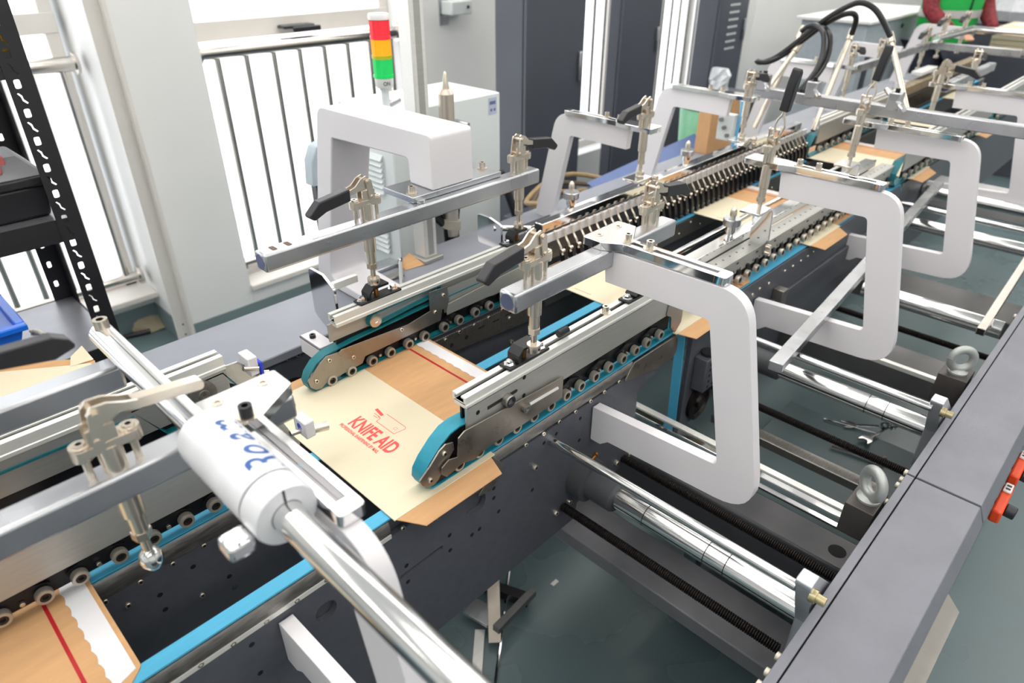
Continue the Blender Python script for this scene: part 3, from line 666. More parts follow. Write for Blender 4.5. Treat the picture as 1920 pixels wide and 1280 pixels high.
# ================================================================ upper carriers, near line
bx = [A(px, py, 'y', .634).x for px, py in ((1065, 736), (1092, 718), (1119, 701), (1146, 683), (1171, 669), (1195, 651), (1217, 637.5), (1241, 623))]
bx = [bx[0] + .0442 * i for i in range(-6, 0)] + bx
R_belt = [(1.17, .9015), (.505, .9015), (.487, .9045), (.475, .913), (.4695, .926), (.472, .941), (.484, .957), (.508, .978), (.528, .990), (.548, .9935), (.60, .990), (1.15, .985), (1.175, .975), (1.19, .95), (1.187, .912)]
t = carrier('belt_carrier', 'near-side aluminium belt carrier with blue nose pressing on the mailer', .560, 1.165, .638, .668, 1.040, 1.026, .962, bx, .9215, R_belt[::-1], belt_n)
yk = .629
sh = [(872, 808), (1057, 706), (1054, 745), (1000, 783), (935, 826), (905, 846), (890, 861), (868, 868), (850, 884), (838, 894), (829, 890), (829, 878), (842, 862), (858, 857), (860, 822)]
part(t, 'steel_shield', MB().prism([(A(x, y, 'y', yk).x, A(x, y, 'y', yk).z) for x, y in sh], 'y', yk, yk + .0025), steel, .0004)
ns = [(787, 903), (793, 912), (803, 915), (815, 908), (822, 900), (832, 880), (846, 852), (852, 842), (850, 829), (836, 833), (824, 846), (806, 876)]
npl = part(t, 'nose_plate', MB().prism([(A(x, y, 'y', .634).x, A(x, y, 'y', .634).z) for x, y in ns], 'y', .634, .637), steel, .0006)
for px, py in ((807, 900), (833, 850)): c = A(px, py, 'y', .634); copy_part(SCREW, 'screw', npl, (c.x, .634, c.z))
part(t, 'nose_core', MB().prism([(.480, .915), (.50, .906), (.56, .906), (.56, .988), (.535, .986), (.51, .973), (.488, .953), (.478, .935)], 'y', .643, .660), blackm)
c = A(949, 748, 'y', .636); part(t, 'adjuster_knob', MB().lathe([(.0115, 0), (.0115, .010), (.010, .012), (.006, .012), (.005, .010), (0, .010)], (c.x, .636, c.z), (0, -1, 0), 22, mis=[0, 0, 1, 1, 0]), [gsteel, black])
c = A(983, 763, 'y', .629); part(t, 'adjuster_knob', MB().lathe([(.0085, 0), (.0085, .007), (.004, .008), (0, .006)], (c.x, .629, c.z), (0, -1, 0), 20), gsteel)
a = A(914, 765, 'y', .636); b = A(968, 732, 'y', .636)
part(t, 'slot', MB().prism([(a.x, a.z - .003), (b.x, b.z - .003), (b.x + .003, b.z), (b.x, b.z + .003), (a.x, a.z + .003)], 'y', .6352, .6362), ring_d)
a = A(992, 758, 'y', .629); b = A(1045, 727, 'y', .629); part(t, 'slot', MB().tube([(a.x, .6285, a.z), (b.x, .6285, b.z)], .0032, 8), alu_l)
for px, py in ((983, 707), (982, 741), (896, 773)): c = A(px, py, 'y', .636); copy_part(HOLE, 'bolt_hole', t, (c.x, .6357, c.z))
part(t, 'end_cheek', MB().prism(round_poly([(1.12, .965), (1.13, 1.015), (1.165, 1.022), (1.188, .985), (1.186, .925), (1.165, .905), (1.145, .925), (1.14, .955)], .008, 4), 'y', .633, .637), steel, .0006)
c = A(1128, 582, 'z', 1.041); copy_part(CAPS, 'cap_screw', t, (c.x, .653, 1.040))
part(t, 'stop_pin', MB().cyl((A(1050, 628, 'z', 1.05).x, .653, 1.050), (A(1068, 619, 'z', 1.05).x, .653, 1.050), .0065, n=12), blackm)
foot_bracket(V(.705, .653, 1.04), 'black clamp foot on the near rail under the big clamp', 1.072)
foot_bracket(V(1.03, .653, 1.04), 'black clamp foot on the near rail beside the white frame tip', 1.060)
# left carrier
bl = [A(px, py, 'y', 1.0).x for px, py in ((620, 706), (657, 690), (697, 674), (731, 657.5), (765, 642), (795.5, 628), (832, 609.6), (860, 596), (890.4, 582.5), (917, 570), (944.7, 556.4), (966, 546))]
L_belt = [(1.15, .9015), (.520, .9015), (.503, .904), (.493, .914), (.490, .928), (.497, .944), (.513, .960), (.535, .970), (.60, .976), (.80, .982), (1.13, .985), (1.16, .97), (1.17, .93)]
t = carrier('far_belt_carrier', 'far aluminium belt carrier with teal belt over the mailer', .565, 1.13, .998, 1.022, 1.040, 1.024, .99, bl, .9135, L_belt[::-1], belt_t, face=False)
part(t, 'web_plate', MB().box((.555, 1.010, .985), (1.13, 1.014, 1.022)), alu, .0005)
part(t, 'web_plate', MB().box((.83, 1.001, .945), (1.13, 1.004, 1.0)), alu)
def poly_y(pts, y): return [(A(x, p, 'y', y).x, A(x, p, 'y', y).z) for x, p in pts]
npl = part(t, 'nose_plate', MB().prism(poly_y([(578, 715), (583, 727), (593, 731), (604, 728), (612, 718), (680, 681), (685, 668), (660, 656), (636, 660), (612, 668), (601, 680)], .9965), 'y', .9965, .9995), steel, .0006)
for px, py in ((593, 714), (617, 675), (662, 669)): c = A(px, py, 'y', .9965); copy_part(SCREW, 'screw', npl, (c.x, .9965, c.z))
part(t, 'steel_strip', MB().prism(poly_y([(634, 662), (640, 655), (765, 608), (806, 583), (804, 548), (838, 536), (842, 560), (838, 577), (829, 580), (826, 600), (683, 668), (668, 672), (640, 668)], .9955), 'y', .9945, .9965), steel, .0004)
for px, py in ((831, 553), (816, 585), (752, 617)): c = A(px, py, 'y', .9945); copy_part(SCREW, 'screw', t, (c.x, .9945, c.z))
part(t, 'steel_guide', MB().prism(poly_y([(837, 571), (1000, 487), (1000, 517), (925, 553), (915, 556), (838, 590)], .9955), 'y', .9945, .9965), alu, .0004)
c = A(705, 601, 'y', .996)
part(t, 'idler_disc', MB().lathe([(.0138, 0), (.0138, .0015), (.012, .002), (.0045, .002), (.0035, .001), (0, .001)], (c.x, .997, c.z), (0, -1, 0), 26), nickel)
part(t, 'idler_belt', MB().strip([(c.x + .004, c.z + .0145), (c.x - .008, c.z + .0125), (c.x - .0145, c.z + .003), (c.x - .0135, c.z - .008), (c.x - .004, c.z - .0155), (c.x + .01, c.z - .0135), (.82, .998), (.822, 1.014), (.80, 1.017)], 'y', .999, 1.02, .0025), belt_t)
c = A(940, 540, 'y', .9945)
screws(t, [], .9945)
foot_bracket(V(.668, 1.010, 1.04), 'black clamp foot on the far rail under the front clamp', 1.070)
foot_bracket(V(1.062, 1.010, 1.04), 'black clamp foot on the far rail under the rear clamp', 1.070)
# far lower unit
t = thing('far_lower_plate', 'ribbed steel lower guide plate below the far rollers', 'plate', (.9, 1.0, .83))
pp = poly_y([(795, 655), (815, 640), (1000, 555), (1000, 598), (860, 655), (835, 660)], 1.0)
part(t, 'ribbed_plate', MB().prism(pp, 'y', .999, 1.003), gsteel, .0006)
rib = make_mesh(MB().box((-.0009, -.0006, -.03), (.0009, 0, .022)), 'rib', steel, smooth=False)
for i in range(52): 
    x = .775 + i * .0062; zz = .885 - (0 if x > .80 else 0); copy_part(rib, 'rib', t, (x, .999, .868))
screws(t, [(835, 637), (861, 622), (889, 609), (916, 595), (941, 580), (966, 571), (955, 596)], .9985)
for px, py in ((875, 632), (847, 647)): c = A(px, py, 'y', .998); part(t, 'round_hole', MB().lathe([(.0055, 0), (0, -.0003)], (c.x, .9982, c.z), (0, 1, 0), 14), hole_m)
for px, py in ((903, 613), (930, 601), (953, 589), (977, 577)): c = A(px, py, 'y', .998); part(t, 'slot', MB().box((c.x - .01, .9978, c.z - .0015), (c.x + .01, .9984, c.z + .0015)), hole_m)
part(t, 'dark_plate', MB().box((.36, 1.016, .56), (1.6, 1.028, .885)), plate)
screws(t, [(930, 667), (958, 640), (962, 695), (895, 705), (1005, 645)], 1.016, SCREW_B)
lower_belt('far_lower_belt', 'teal lower belt under the far rollers', [(.5, .86), (.505, .897), (1.15, .897), (1.155, .86)][::-1], 1.003, 1.028, belt_t, closed=False)
t = thing('entry_bracket', 'small white angle bracket with black screw beside the far belt nose', 'bracket', (.53, 1.08, .94))
a = A(588, 637, 'z', .965); part(t, 'angle', MB().box((a.x - .012, 1.035, .962), (a.x + .022, 1.105, .966)).box((a.x - .012, 1.035, .93), (a.x - .009, 1.105, .966)), white, .0008)
part(t, 'cap_screw', MB().lathe([(.006, 0), (.006, .007), (.003, .007), (.003, .003), (0, .003)], (a.x + .003, 1.08, .966), (0, 0, 1), 14), blackm)
t = thing('end_plate_bracket', 'tall dark-faced chrome plate behind the far rail end', 'bracket', (.60, 1.08, .95))
a = A(612, 595, 'x', .60)
part(t, 'plate', MB().prism(round_poly([(1.05, .965), (1.05, 1.065), (1.085, 1.085), (1.135, 1.085), (1.135, .985), (1.10, .965)], .010, 4), 'x', .60, .606), chrome, .0008)
part(t, 'arm', MB().box((.606, 1.055, 1.06), (.66, 1.065, 1.075)), alu_l, .001)
t = thing('end_plate_clip', 'small chrome U plate behind the far rail near its rear foot', 'bracket', (1.02, 1.07, 1.03))
c = A(945, 440, 'y', 1.07)
part(t, 'plate', MB().prism(round_poly([(1.06, 1.0), (1.06, 1.062), (1.10, 1.072), (1.14, 1.072), (1.14, 1.0)], .008, 4), 'x', c.x - .02, c.x - .014), chrome, .0006)
part(t, 'rod', MB().cyl((c.x - .02, 1.085, 1.05), (c.x + .05, 1.03, 1.045), .007, n=12), chrome)
# ================================================================ clamp bars, frames, brackets, clamps
clamp_bar('far_clamp_bar', 'long chromed square bar hung under the white arch', .452, 1.118, .993, 1.027, 1.200, slots=(.478, .505))
clamp((.666, 1.010, 1.200), 'toggle clamp on the front part of the bar under the white arch', 'closed', 0.0)
clamp((1.068, 1.010, 1.200), 'toggle clamp at the rear end of the arch bar, handle to the right', 'closed', math.pi)
clamp_bar('near_clamp_bar', 'chromed square bar carried by the nearest right-hand white frame', .648, 1.085, .618, .653, 1.190)
clamp((.712, .637, 1.190), 'largest toggle clamp, black handle hanging towards the far rail', 'closed', 0.0)
clamp((1.030, .642, 1.190), 'toggle clamp behind the triangular bracket, handle to the right', 'closed', math.pi)
c_frame('nearest upright white C frame on the right, under the slotted bracket', .889)
slot_plate('polished slotted bracket on the nearest right-hand white frame', .889)
# white arch
Xn, Xf = .829, .937
P = [(1.016, 1.212), (1.016, 1.320), (1.408, 1.316), (1.520, .852), (1.300, .852), (1.300, .872), (1.455, .880), (1.362, 1.252), (1.088, 1.262), (1.088, 1.212)]
t = thing('white_arch', 'thick glossy white arch frame over the far rail', 'frame', (.883, 1.4, .85))
part(t, 'arch_body', MB().prism(round_poly(P, [.004, .012, .035, .03, .006, .006, .02, .006, .012, .004], 6), 'x', Xn, Xf), white, .006)
t = thing('arch_bracket', 'galvanised plate with two cap screws joining the arch to the bar', 'bracket', (.89, 1.05, 1.20))
part(t, 'plate', MB().box((.775, 1.012, 1.2005), (1.015, 1.105, 1.212)), galv, .0012)
part(t, 'spacer', MB().cyl((.79, 1.008, 1.2005), (.79, 1.008, 1.207), .009, n=16), chrome)
for xx, yy in ((.792, 1.036), (1.0, 1.055)): copy_part(CAPS, 'cap_screw', t, (xx, yy, 1.212))
# right frames 2, 3 with upright clamps
c_frame('second white C frame on the right, one upright-handled clamp before it', 1.560, dz=-.012)
slot_plate('slotted bracket on the second right-hand white frame', 1.556, head=False, z=1.178)
clamp((1.552, .668, 1.193), 'toggle clamp with raised black handle on the second right-hand frame', 'up', 0.0, ext=.0, tilt=.12)
c_frame('third white C frame on the right with a raised-handle clamp', 2.190, dz=-.018, dy=.004)
slot_plate('slotted bracket on the third right-hand white frame', 2.150, head=False, z=1.172)
clamp((2.115, .668, 1.187), 'toggle clamp with raised black handle on the third right-hand frame', 'up', 0.0, tilt=.12)
c_frame('fourth white C frame on the right, by the stacked blanks', 2.95, dz=-.018)
slot_plate('slotted bracket on the fourth right-hand white frame', 2.94, head=False, z=1.172)
clamp((2.93, .690, 1.187), 'toggle clamp on the fourth right-hand frame, at the photo edge', 'closed', math.pi / 2)
c_frame('white C frame at the lower left in front of the printed sleeve', .209)
# left frames
c_frame('first thin white frame on the far side, right of the arch', 1.605, mirror=True)
slot_plate('slotted bracket on the first thin far-side frame', 1.59, head=False, mirror=True, z=1.187)
clamp((1.580, 1.035, 1.202), 'toggle clamp on the first thin far-side frame', 'closed', 0.0)
c_frame('second thin white frame on the far side, taller in the gap to the dark cabinets', 2.166, mirror=True)
slot_plate('slotted bracket on the second thin far-side frame', 2.155, head=False, mirror=True, z=1.187)
clamp((2.155, 1.035, 1.202), 'toggle clamp on the second thin far-side frame, short handle to the right', 'closed', math.pi)
c_frame('third thin white frame on the far side behind the black hoses', 3.0, mirror=True)
slot_plate('slotted bracket on the third thin far-side frame', 2.99, head=False, mirror=True, z=1.187)
clamp((2.99, 1.035, 1.202), 'toggle clamp on the third thin far-side frame', 'closed', math.pi)
c_frame('fourth thin white frame on the far side near the worker', 3.8, mirror=True)
c_frame('fifth thin white frame on the far side, farthest back', 4.9, mirror=True)
# Z brackets carrying the spindles of the second and third frames
def zbr(nm, label, x, y, zt, zb, dirx=1, w=.05):
    t = thing(nm, label, 'bracket', (x, y, zb), 'polished Z brackets')
    part(t, 'z_plate', MB().strip([(x - .045, zt), (x + .022, zt), (x + .034, zt - .010), (x + .038, zt - .03), (x + .050, zb)], 'y', y - w / 2, y + w / 2, -.006, closed=False), chrome, .001)
    for s in (-.012, .014):
        c = (x + .046 + .0, y - w / 2 + .01 + (s + .012), zb + .02)
        part(t, 'cap_screw', MB().cyl((x + .03, y - w / 2 - .002, zb + .022 + s * .6), (x + .03, y - w / 2 - .014, zb + .022 + s * .6), .007, n=14), nickel)
    return t
zbr('z_bracket', 'bent chrome bracket under the second upright clamp', 1.556, .672, 1.078, .945)
zbr('z_bracket', 'bent chrome bracket under the third upright clamp', 2.118, .672, 1.072, .945)
zbr('z_bracket', 'bent chrome bracket on the far side under the first thin frame', 1.580, 1.035, 1.070, 1.036)
zbr('z_bracket', 'bent chrome bracket on the far side under the second thin frame', 2.155, 1.035, 1.070, 1.036)
# ================================================================ second units
def knob(c, label):
    t = thing('adjusting_knob', label, 'knob', c, 'knurled adjusting knobs')
    part(t, 'stem', MB().lathe([(0, 0), (.010, 0), (.010, .012), (.013, .012), (.013, .030), (0, .030)], c, (0, 0, 1), 20), chrome)
    part(t, 'knurled_head', MB().lathe([(.012, .028), (.0205, .029), (.022, .031), (.022, .046), (.0205, .048), (0, .048)], c, (0, 0, 1), 36), galv)
    part(t, 'acorn_nut', MB().lathe([(.0068, .048), (.0068, .054), (.0085, .055), (.0085, .064), (.007, .071), (.003, .076), (0, .077)], c, (0, 0, 1), 12), nickel)
    return t
t = thing('exposed_roller_unit', 'perforated aluminium channel with a row of rollers on the near line', 'belt carrier', (1.8, .67, .92))
part(t, 'channel_front', MB().box((1.22, .660, .935), (2.56, .6635, .972)), alu, .0006)
part(t, 'channel_top', MB().box((1.22, .6635, .969), (2.56, .700, .972)), alu, .0006)
part(t, 'channel_back', MB().box((1.22, .700, .935), (2.56, .703, .972)), alu)
hm = make_mesh(MB().lathe([(.003, -.0003), (0, -.0004)], (0, 0, 0), (0, 1, 0), 8), 'perforation', hole_m)
hz = make_mesh(MB().lathe([(.003, .0003), (0, .0004)], (0, 0, 0), (0, 0, 1), 8), 'perforation', hole_m)
for i in range(36):
    x = 1.36 + i * .033
    copy_part(hm, 'perforation', t, (x, .660, .943)); copy_part(hz, 'perforation', t, (x + .016, .684, .972))
    if i % 3 == 0: copy_part(hm, 'perforation', t, (x + .01, .660, .962)); copy_part(hm, 'perforation', t, (x + .016, .660, .962))
rx = [1.425 + .0465 * i for i in range(25)]
for x in rx: copy_part(BEAR, 'bearing_roller', t, (x, .645, .9215))
arm = make_mesh(MB().box((-.006, .0, -.004), (.006, .012, .022)), 'roller_arm', blackm)
for x in rx: copy_part(arm, 'roller_arm', t, (x + .008, .655, .9215))
t = thing('flat_chrome_rail', 'polished flat rail with knurled knob above the perforated channel', 'rail', (1.8, .725, .97))
part(t, 'rail', MB().box((1.16, .712, .980), (2.5, .742, .992)), chrome, .001)
part(t, 'rail_side', MB().box((1.30, .706, .972), (2.5, .712, .995)), chrome, .001)
knob(V(1.545, .727, .992), 'knurled knob on the near flat rail')
solo('thin_chrome_rail', 'thin chrome rod running inside the near belts', 'rod', MB().box((1.28, .795, .955), (2.5, .808, .967)), chrome, bevel=.003)
solo('cross_tie', 'pale cross strip joining the near rail to the inner rod', 'strip', MB().box((1.175, .67, .960), (1.20, .80, .992)).box((1.20, .795, .955), (1.285, .808, .967)), M('pale grey strip', (206, 202, 196), .5), bevel=.001)
# far clip-roller unit
t = thing('spring_clip_unit', 'far-side bar with a long row of spring clips and black fingers', 'belt carrier', (1.9, 1.04, .92))
part(t, 'square_bar', MB().box((1.19, 1.045, 1.010), (2.66, 1.070, 1.034)), chrome, .002)
part(t, 'end_cap', MB().box((1.187, 1.047, 1.012), (1.19, 1.068, 1.032)), black)
part(t, 'white_rail', MB().box((1.20, 1.036, .984), (2.70, 1.044, 1.006)), white, .001)
part(t, 'back_bar', MB().box((1.18, 1.046, .93), (2.70, 1.06, 1.006)), gsteel)
clip = make_mesh(MB().strip([(1.036, 1.012), (1.030, 1.010), (1.026, .995), (1.020, .985), (1.012, .975), (1.008, .962), (1.004, .955)], 'x', -.0035, .0035, .002, closed=False).cyl((-.006, 1.006, .966), (.006, 1.006, .966), .0045, n=10), 'spring_clip', nickel)
fing = make_mesh(MB().prism([(1.010, .972), (1.022, .960), (1.014, .928), (1.004, .904), (.998, .906), (1.000, .935)], 'x', -.006, .006).cyl((-.007, 1.002, .910), (.007, 1.002, .910), .006, n=10), 'black_finger', blackm)
for i in range(46):
    x = 1.225 + i * .0315
    copy_part(clip, 'spring_clip', t, (x, 0, 0)); copy_part(fing, 'black_finger', t, (x + .012, 0, 0))
for o in t.children:
    if o.name.startswith(('spring_clip', 'black_finger')): o.location = Vector((o.location.x, 0, 0)) - Vector((0, ORG[t].y, ORG[t].z))
solo('kraft_strip', 'kraft sheet edge lying along the far chrome bar', 'sheet', MB().box((1.205, 1.072, 1.0), (1.48, 1.10, 1.003)), kraft)
solo('kraft_strip', 'second kraft sheet edge farther along the far bar', 'sheet', MB().box((1.86, 1.072, 1.0), (2.1, 1.12, 1.003)), kraft)
solo('far_flat_rail', 'white-topped flat rail behind the spring clips', 'rail', MB().box((1.21, 1.115, .985), (2.7, 1.140, 1.0)), chrome, bevel=.001)
knob(V(1.40, 1.128, 1.0), 'knurled knob on the far flat rail by the first thin frame')
knob(V(1.985, 1.128, 1.0), 'knurled knob on the far flat rail by the second thin frame')
t = thing('far_second_plate', 'brown-grey screwed plate below the black fingers', 'plate', (2, 1.0, .8))
part(t, 'plate_body', MB().box((1.16, 1.0, .835), (2.66, 1.006, .889)), gsteel, .001)
for i in range(22): copy_part(SCREW, 'screw', t, (1.28 + i * .062, 1.0, .875 if i % 2 else .853))
lower_belt('far_second_belt', 'blue belt under the black fingers', [(1.162, .86), (1.165, .895), (2.66, .895), (2.665, .86)][::-1], .996, 1.020, closed=False)
solo('far_bed', 'dark bed plate of the far line', 'bed', MB().box((1.62, 1.03, .5), (4.5, 1.04, .88)), plate, 'dark belt beds')
# ================================================================ mailer blanks
def mailer(x0, label, printed=False, far_flap=1.035, near_y=.630, L=.375, yext=None, liner_on=True):
    ya, yb = near_y, far_flap; z = .9005; th = .0022
    t = thing('mailer_blank', label, 'mailer', (x0 + L / 2, (ya + yb) / 2, .9), 'mailers moving through the gluer')
    part(t, 'cream_panel', MB().box((x0, ya, z), (x0 + .209, yb, z + th)), cream, .0004)
    xr = x0 + L; r = .015
    kp = [(x0 + .209, ya + .012), (xr - .02, ya + .012), (xr, ya + .03), (xr, yb - .03), (xr - .02, yb - .012), (x0 + .209, yb - .012)]
    part(t, 'kraft_panel', MB().prism(round_poly(kp, [0, .012, .012, .012, .012, 0], 4), 'z', z - .0004, z + th - .0006), kraft)
    xt = x0 + .318
    part(t, 'tear_tape', MB().box((xt, ya + .014, z + th - .0007), (xt + .0045, yb - .014, z + th - .0002)), redt)
    pts = []; n = 64
    for i in range(n + 1):
        y = ya + .02 + (yb - ya - .04) * i / n; pts.append((x0 + .340 + .0026 * abs(math.sin(math.pi * i / 4)), y))
    pts += [(xr - .006, yb - .03), (xr - .006, ya + .03)]
    if liner_on: part(t, 'release_liner', MB().prism(pts, 'z', z + th - .0007, z + th + .0002), liner)
    fl = MB().add([(x0 + .004, ya, z + .001), (x0 + .20, ya, z + .001), (x0 + .195, ya - .030, z - .012), (x0 + .035, ya - .030, z - .012)], [(0, 1, 2, 3)])
    fl.add([(x0 + .004, ya, z - .0005), (x0 + .20, ya, z - .0005), (x0 + .195, ya - .030, z - .0135), (x0 + .035, ya - .030, z - .0135)], [(3, 2, 1, 0)])
    part(t, 'side_flap', fl, kraft)
    part(t, 'side_flap', MB().box((x0 + .02, yb - .006, z - .0008), (x0 + .20, yb + .028, z + .0008)), kraft)
    if printed:
        yc = .818; zt = z + th + .0002
        mb = MB()
        def put(v, f, yc, xb, sh=0):
            mb.add([(xb + p.y, yc - p.x - p.y * sh, zt) for p in v], f)
        v, f = text_mb('KNIFE AID', .041, .64); put(v, f, yc - .002, x0 + .085, -.08)
        v, f = text_mb('PROFESSIONAL SHARPENING BY MAIL', .0098, .66); put(v, f, yc + .010, x0 + .072, -.08)
        part(t, 'print_text', mb, redp, smooth=False)
        q = MB(); lw = .0011
        def seg(p, qv, w=lw):
            a = Vector(p); b = Vector(qv); d = (b - a).normalized(); n_ = Vector((-d.y, d.x)) * w / 2
            q.add([(*(a - n_), zt), (*(b - n_), zt), (*(b + n_), zt), (*(a + n_), zt)], [(0, 1, 2, 3)])
        bx0, bx1, y0, y1 = x0 + .124, x0 + .150, .848, .790
        pl = [(bx1, y0), (bx1, y1 + .004), (bx1 - .004, y1), (bx0, y1 + .003), (bx0, y0 - .004), (bx0 + .010, y0 - .002), (bx0 + .012, y0 + .008)]
        for a, b in zip(pl, pl[1:]): seg(a, b)
        seg((bx1 - .008, y0 + .002), (bx1 - .004, y0 + .026), .006); seg((bx0 + .012, y0 + .002), (bx0 + .012, y0 + .018)); seg((bx0 + .007, y0 + .002), (bx0 + .007, y0 + .014))
        for a, b in (((bx1 - .012, y1 + .016), (bx1 - .012, y1 + .010)), ((bx1 - .012, y1 + .010), (bx1 - .018, y1 + .010)), ((bx1 - .018, y1 + .010), (bx1 - .018, y1 + .016)), ((bx1 - .018, y1 + .016), (bx1 - .012, y1 + .016))): seg(a, b, .0006)
        part(t, 'print_logo', q, redp, smooth=False)
    else:
        q = MB()
        for y0_, y1_ in ((.93, .88), (.80, .76)): q.box((x0 + .016, y1_, z + th), (x0 + .0175, y0_, z + th + .0002))
        part(t, 'fine_print', q, redp)
    return t
mailer(.405, 'cream mailer printed KNIFE AID between the two belt noses', True)
m0 = mailer(-.322, 'kraft mailer end with white liner at the lower left corner', False, far_flap=1.05)
m0b = A(172, 680, 'z', .9)
mailer(1.168, 'mailer lying under the near chromed clamp bar')
mailer(1.850, 'mailer under the second upright clamp')
mailer(2.690, 'mailer under the third upright clamp')
mailer(3.55, 'mailer just past the chrome cross bar')
mailer(4.30, 'farthest mailer on the belts')
# opened sheet at the upper left
t = thing('open_blank', 'cream blank with kraft edge behind the foreground bar', 'blank', (0, 1.42, .9))
a = [A(x, y, 'z', .9) for x, y in ((-60, 715), (133, 690), (172, 680), (168, 672), (-60, 700))]
part(t, 'cream_face', MB().prism([(-.20, 1.25), (.235, 1.25), (.242, 1.408), (.205, 1.432), (.10, 1.505), (-.20, 1.66)], 'z', .902, .9042), cream)
part(t, 'kraft_edge', MB().prism([(-.20, 1.60), (.20, 1.40), (.245, 1.385), (.252, 1.418), (.225, 1.452), (.12, 1.53), (-.20, 1.70)], 'z', .9, .9018), kraft)
solo('blank_support', 'dark shelf under the open blank', 'shelf', MB().box((-.4, 1.15, .80), (.24, 1.45, .899)), plate)
c = A(162, 676, 'z', .905)
solo('torn_flap', 'torn kraft corner curling up on the open blank', 'scrap', MB().add([(c.x - .03, c.y, .905), (c.x + .012, c.y - .005, .905), (c.x + .005, c.y + .02, .93), (c.x - .02, c.y + .02, .915)], [(0, 1, 2, 3)]), cream)
# ================================================================ cross shafts between plate and cover
def thread(name, label, X, z, y0, y1, r=.0095, pitch=.0042):
    n = int((y1 - y0) / pitch); prof = [(0, 0)]
    for i in range(n): prof += [(r * .80, i * pitch), (r, i * pitch + pitch * .35), (r, i * pitch + pitch * .6)]
    prof += [(r * .8, n * pitch), (0, n * pitch)]
    return solo(name, label, 'lead screw', MB().lathe(prof, (X, y0, z), (0, 1, 0), 14), screwblk, 'black lead screws', smooth=False)
def round_bar(label, X, z, y0, y1, r, joints=()):
    t = thing('round_bar', label, 'shaft', (X, (y0 + y1) / 2, z - r), 'chromed cross shafts')
    part(t, 'bar', MB().cyl((X, y0, z), (X, y1, z), r, n=28), chrome_r)
    for y in joints: part(t, 'joint_line', MB().lathe([(r + .0002, -.0008), (r + .0002, .0008)], (X, y, z), (0, 1, 0), 28), ring_d)
    return t
def thin_rod(label, X, z, y0, y1, r=.0085):
    return solo('guide_rod', label, 'rod', MB().cyl((X, y0, z), (X, y1, z), r, n=18), chrome_r, 'thin chrome guide rods')
thin_rod('nearest thin chrome guide rod above the thick shaft', .766, .840, .165, .645)
round_bar('nearest thick chrome shaft, in the lower middle', .864, .694, .165, .60, .0225, (.30, .34, .47))
t = thing('shaft_hub', 'cast grey bearing hub where the nearest shaft meets the plate', 'hub', (.864, .60, .66))
part(t, 'flange', MB().lathe([(0, 0), (.046, 0), (.046, .034), (.038, .037), (0, .037)], (.864, .638, .694), (0, -1, 0), 28), M('cast grey iron', (76, 78, 82), .5, .1))
part(t, 'sleeve', MB().lathe([(.034, .034), (.034, .095), (.031, .099), (.0228, .099)], (.864, .638, .694), (0, -1, 0), 28), M('cast grey iron', (76, 78, 82), .5, .1))
part(t, 'grease_nipple', MB().cyl((.875, .62, .733), (.885, .617, .742), .004, n=8).cyl((.885, .617, .742), (.890, .619, .742), .005, n=8), bronze)
thread('lead_screw', 'lowest black lead screw below the nearest thick shaft', .812, .640, .170, .638)
thread('lead_screw', 'black lead screw between the thick shaft and the first white frame', 1.020, .640, .150, .638)
thin_rod('second thin guide rod, behind the first white frame', 1.371, .840, .160, .645)
round_bar('second thick chrome shaft with a bracketed end', 1.466, .734, .165, .62, .0225, (.25, .29))
t = thing('shaft_hub', 'cast grey hub of the second thick shaft', 'hub', (1.466, .60, .70))
part(t, 'flange', MB().lathe([(0, 0), (.040, 0), (.040, .034), (0, .036)], (1.466, .638, .734), (0, -1, 0), 28), M('cast grey iron', (76, 78, 82)))
part(t, 'sleeve', MB().lathe([(.030, .034), (.030, .14), (.0228, .144)], (1.466, .638, .734), (0, -1, 0), 28), M('cast grey iron', (76, 78, 82)))
thread('lead_screw', 'black lead screw passing over the wrenches', 1.414, .64, .155, .638)
round_bar('third thick chrome shaft crossed by a loose square tube', 1.985, .770, .150, .50, .0225)
thin_rod('third thin guide rod beyond the second white frame', 2.60, .84, .16, .645)
round_bar('fourth thick chrome shaft beyond the third white frame', 2.66, .76, .15, .64, .0225)
round_bar('fifth chrome shaft at the right photo edge', 2.95, .80, .15, .64, .0225)
thread('lead_screw', 'black lead screw behind the second white frame', 2.03, .66, .15, .60)
# end brackets
def end_bracket(label, X, Xr, zr, zb):
    t = thing('end_bracket', label, 'bracket', (X, .152, zb - .06), 'shaft end brackets')
    part(t, 'plate', MB().prism(round_poly([(Xr - .016, zr + .026), (Xr + .014, zr + .026), (X + .050, zb + .035), (X + .040, zb - .085), (X - .034, zb - .085), (X - .040, zb + .02)], .008, 4), 'y', .142, .166), M('bright bracket steel', (214, 216, 222), .3, .75, .06, 20), .0015)
    part(t, 'hex_nut', MB().lathe([(0, 0), (.0105, 0), (.0105, .009), (.0075, .009), (.0075, .022), (0, .022)], (Xr, .144, zr), (0, -1, 0), 12), M('brass plated nut', (190, 178, 140), .3, .9))
    for dx, dz in ((-.02, -.055), (.02, -.05)): part(t, 'bolt', MB().cyl((X + dx, .144, zb + dz), (X + dx, .136, zb + dz), .007, n=12), nickel)
    return t
end_bracket('angled chrome end bracket of the nearest shaft', .864, .766, .840, .694)
end_bracket('angled chrome end bracket of the second shaft', 1.466, 1.371, .840, .734)
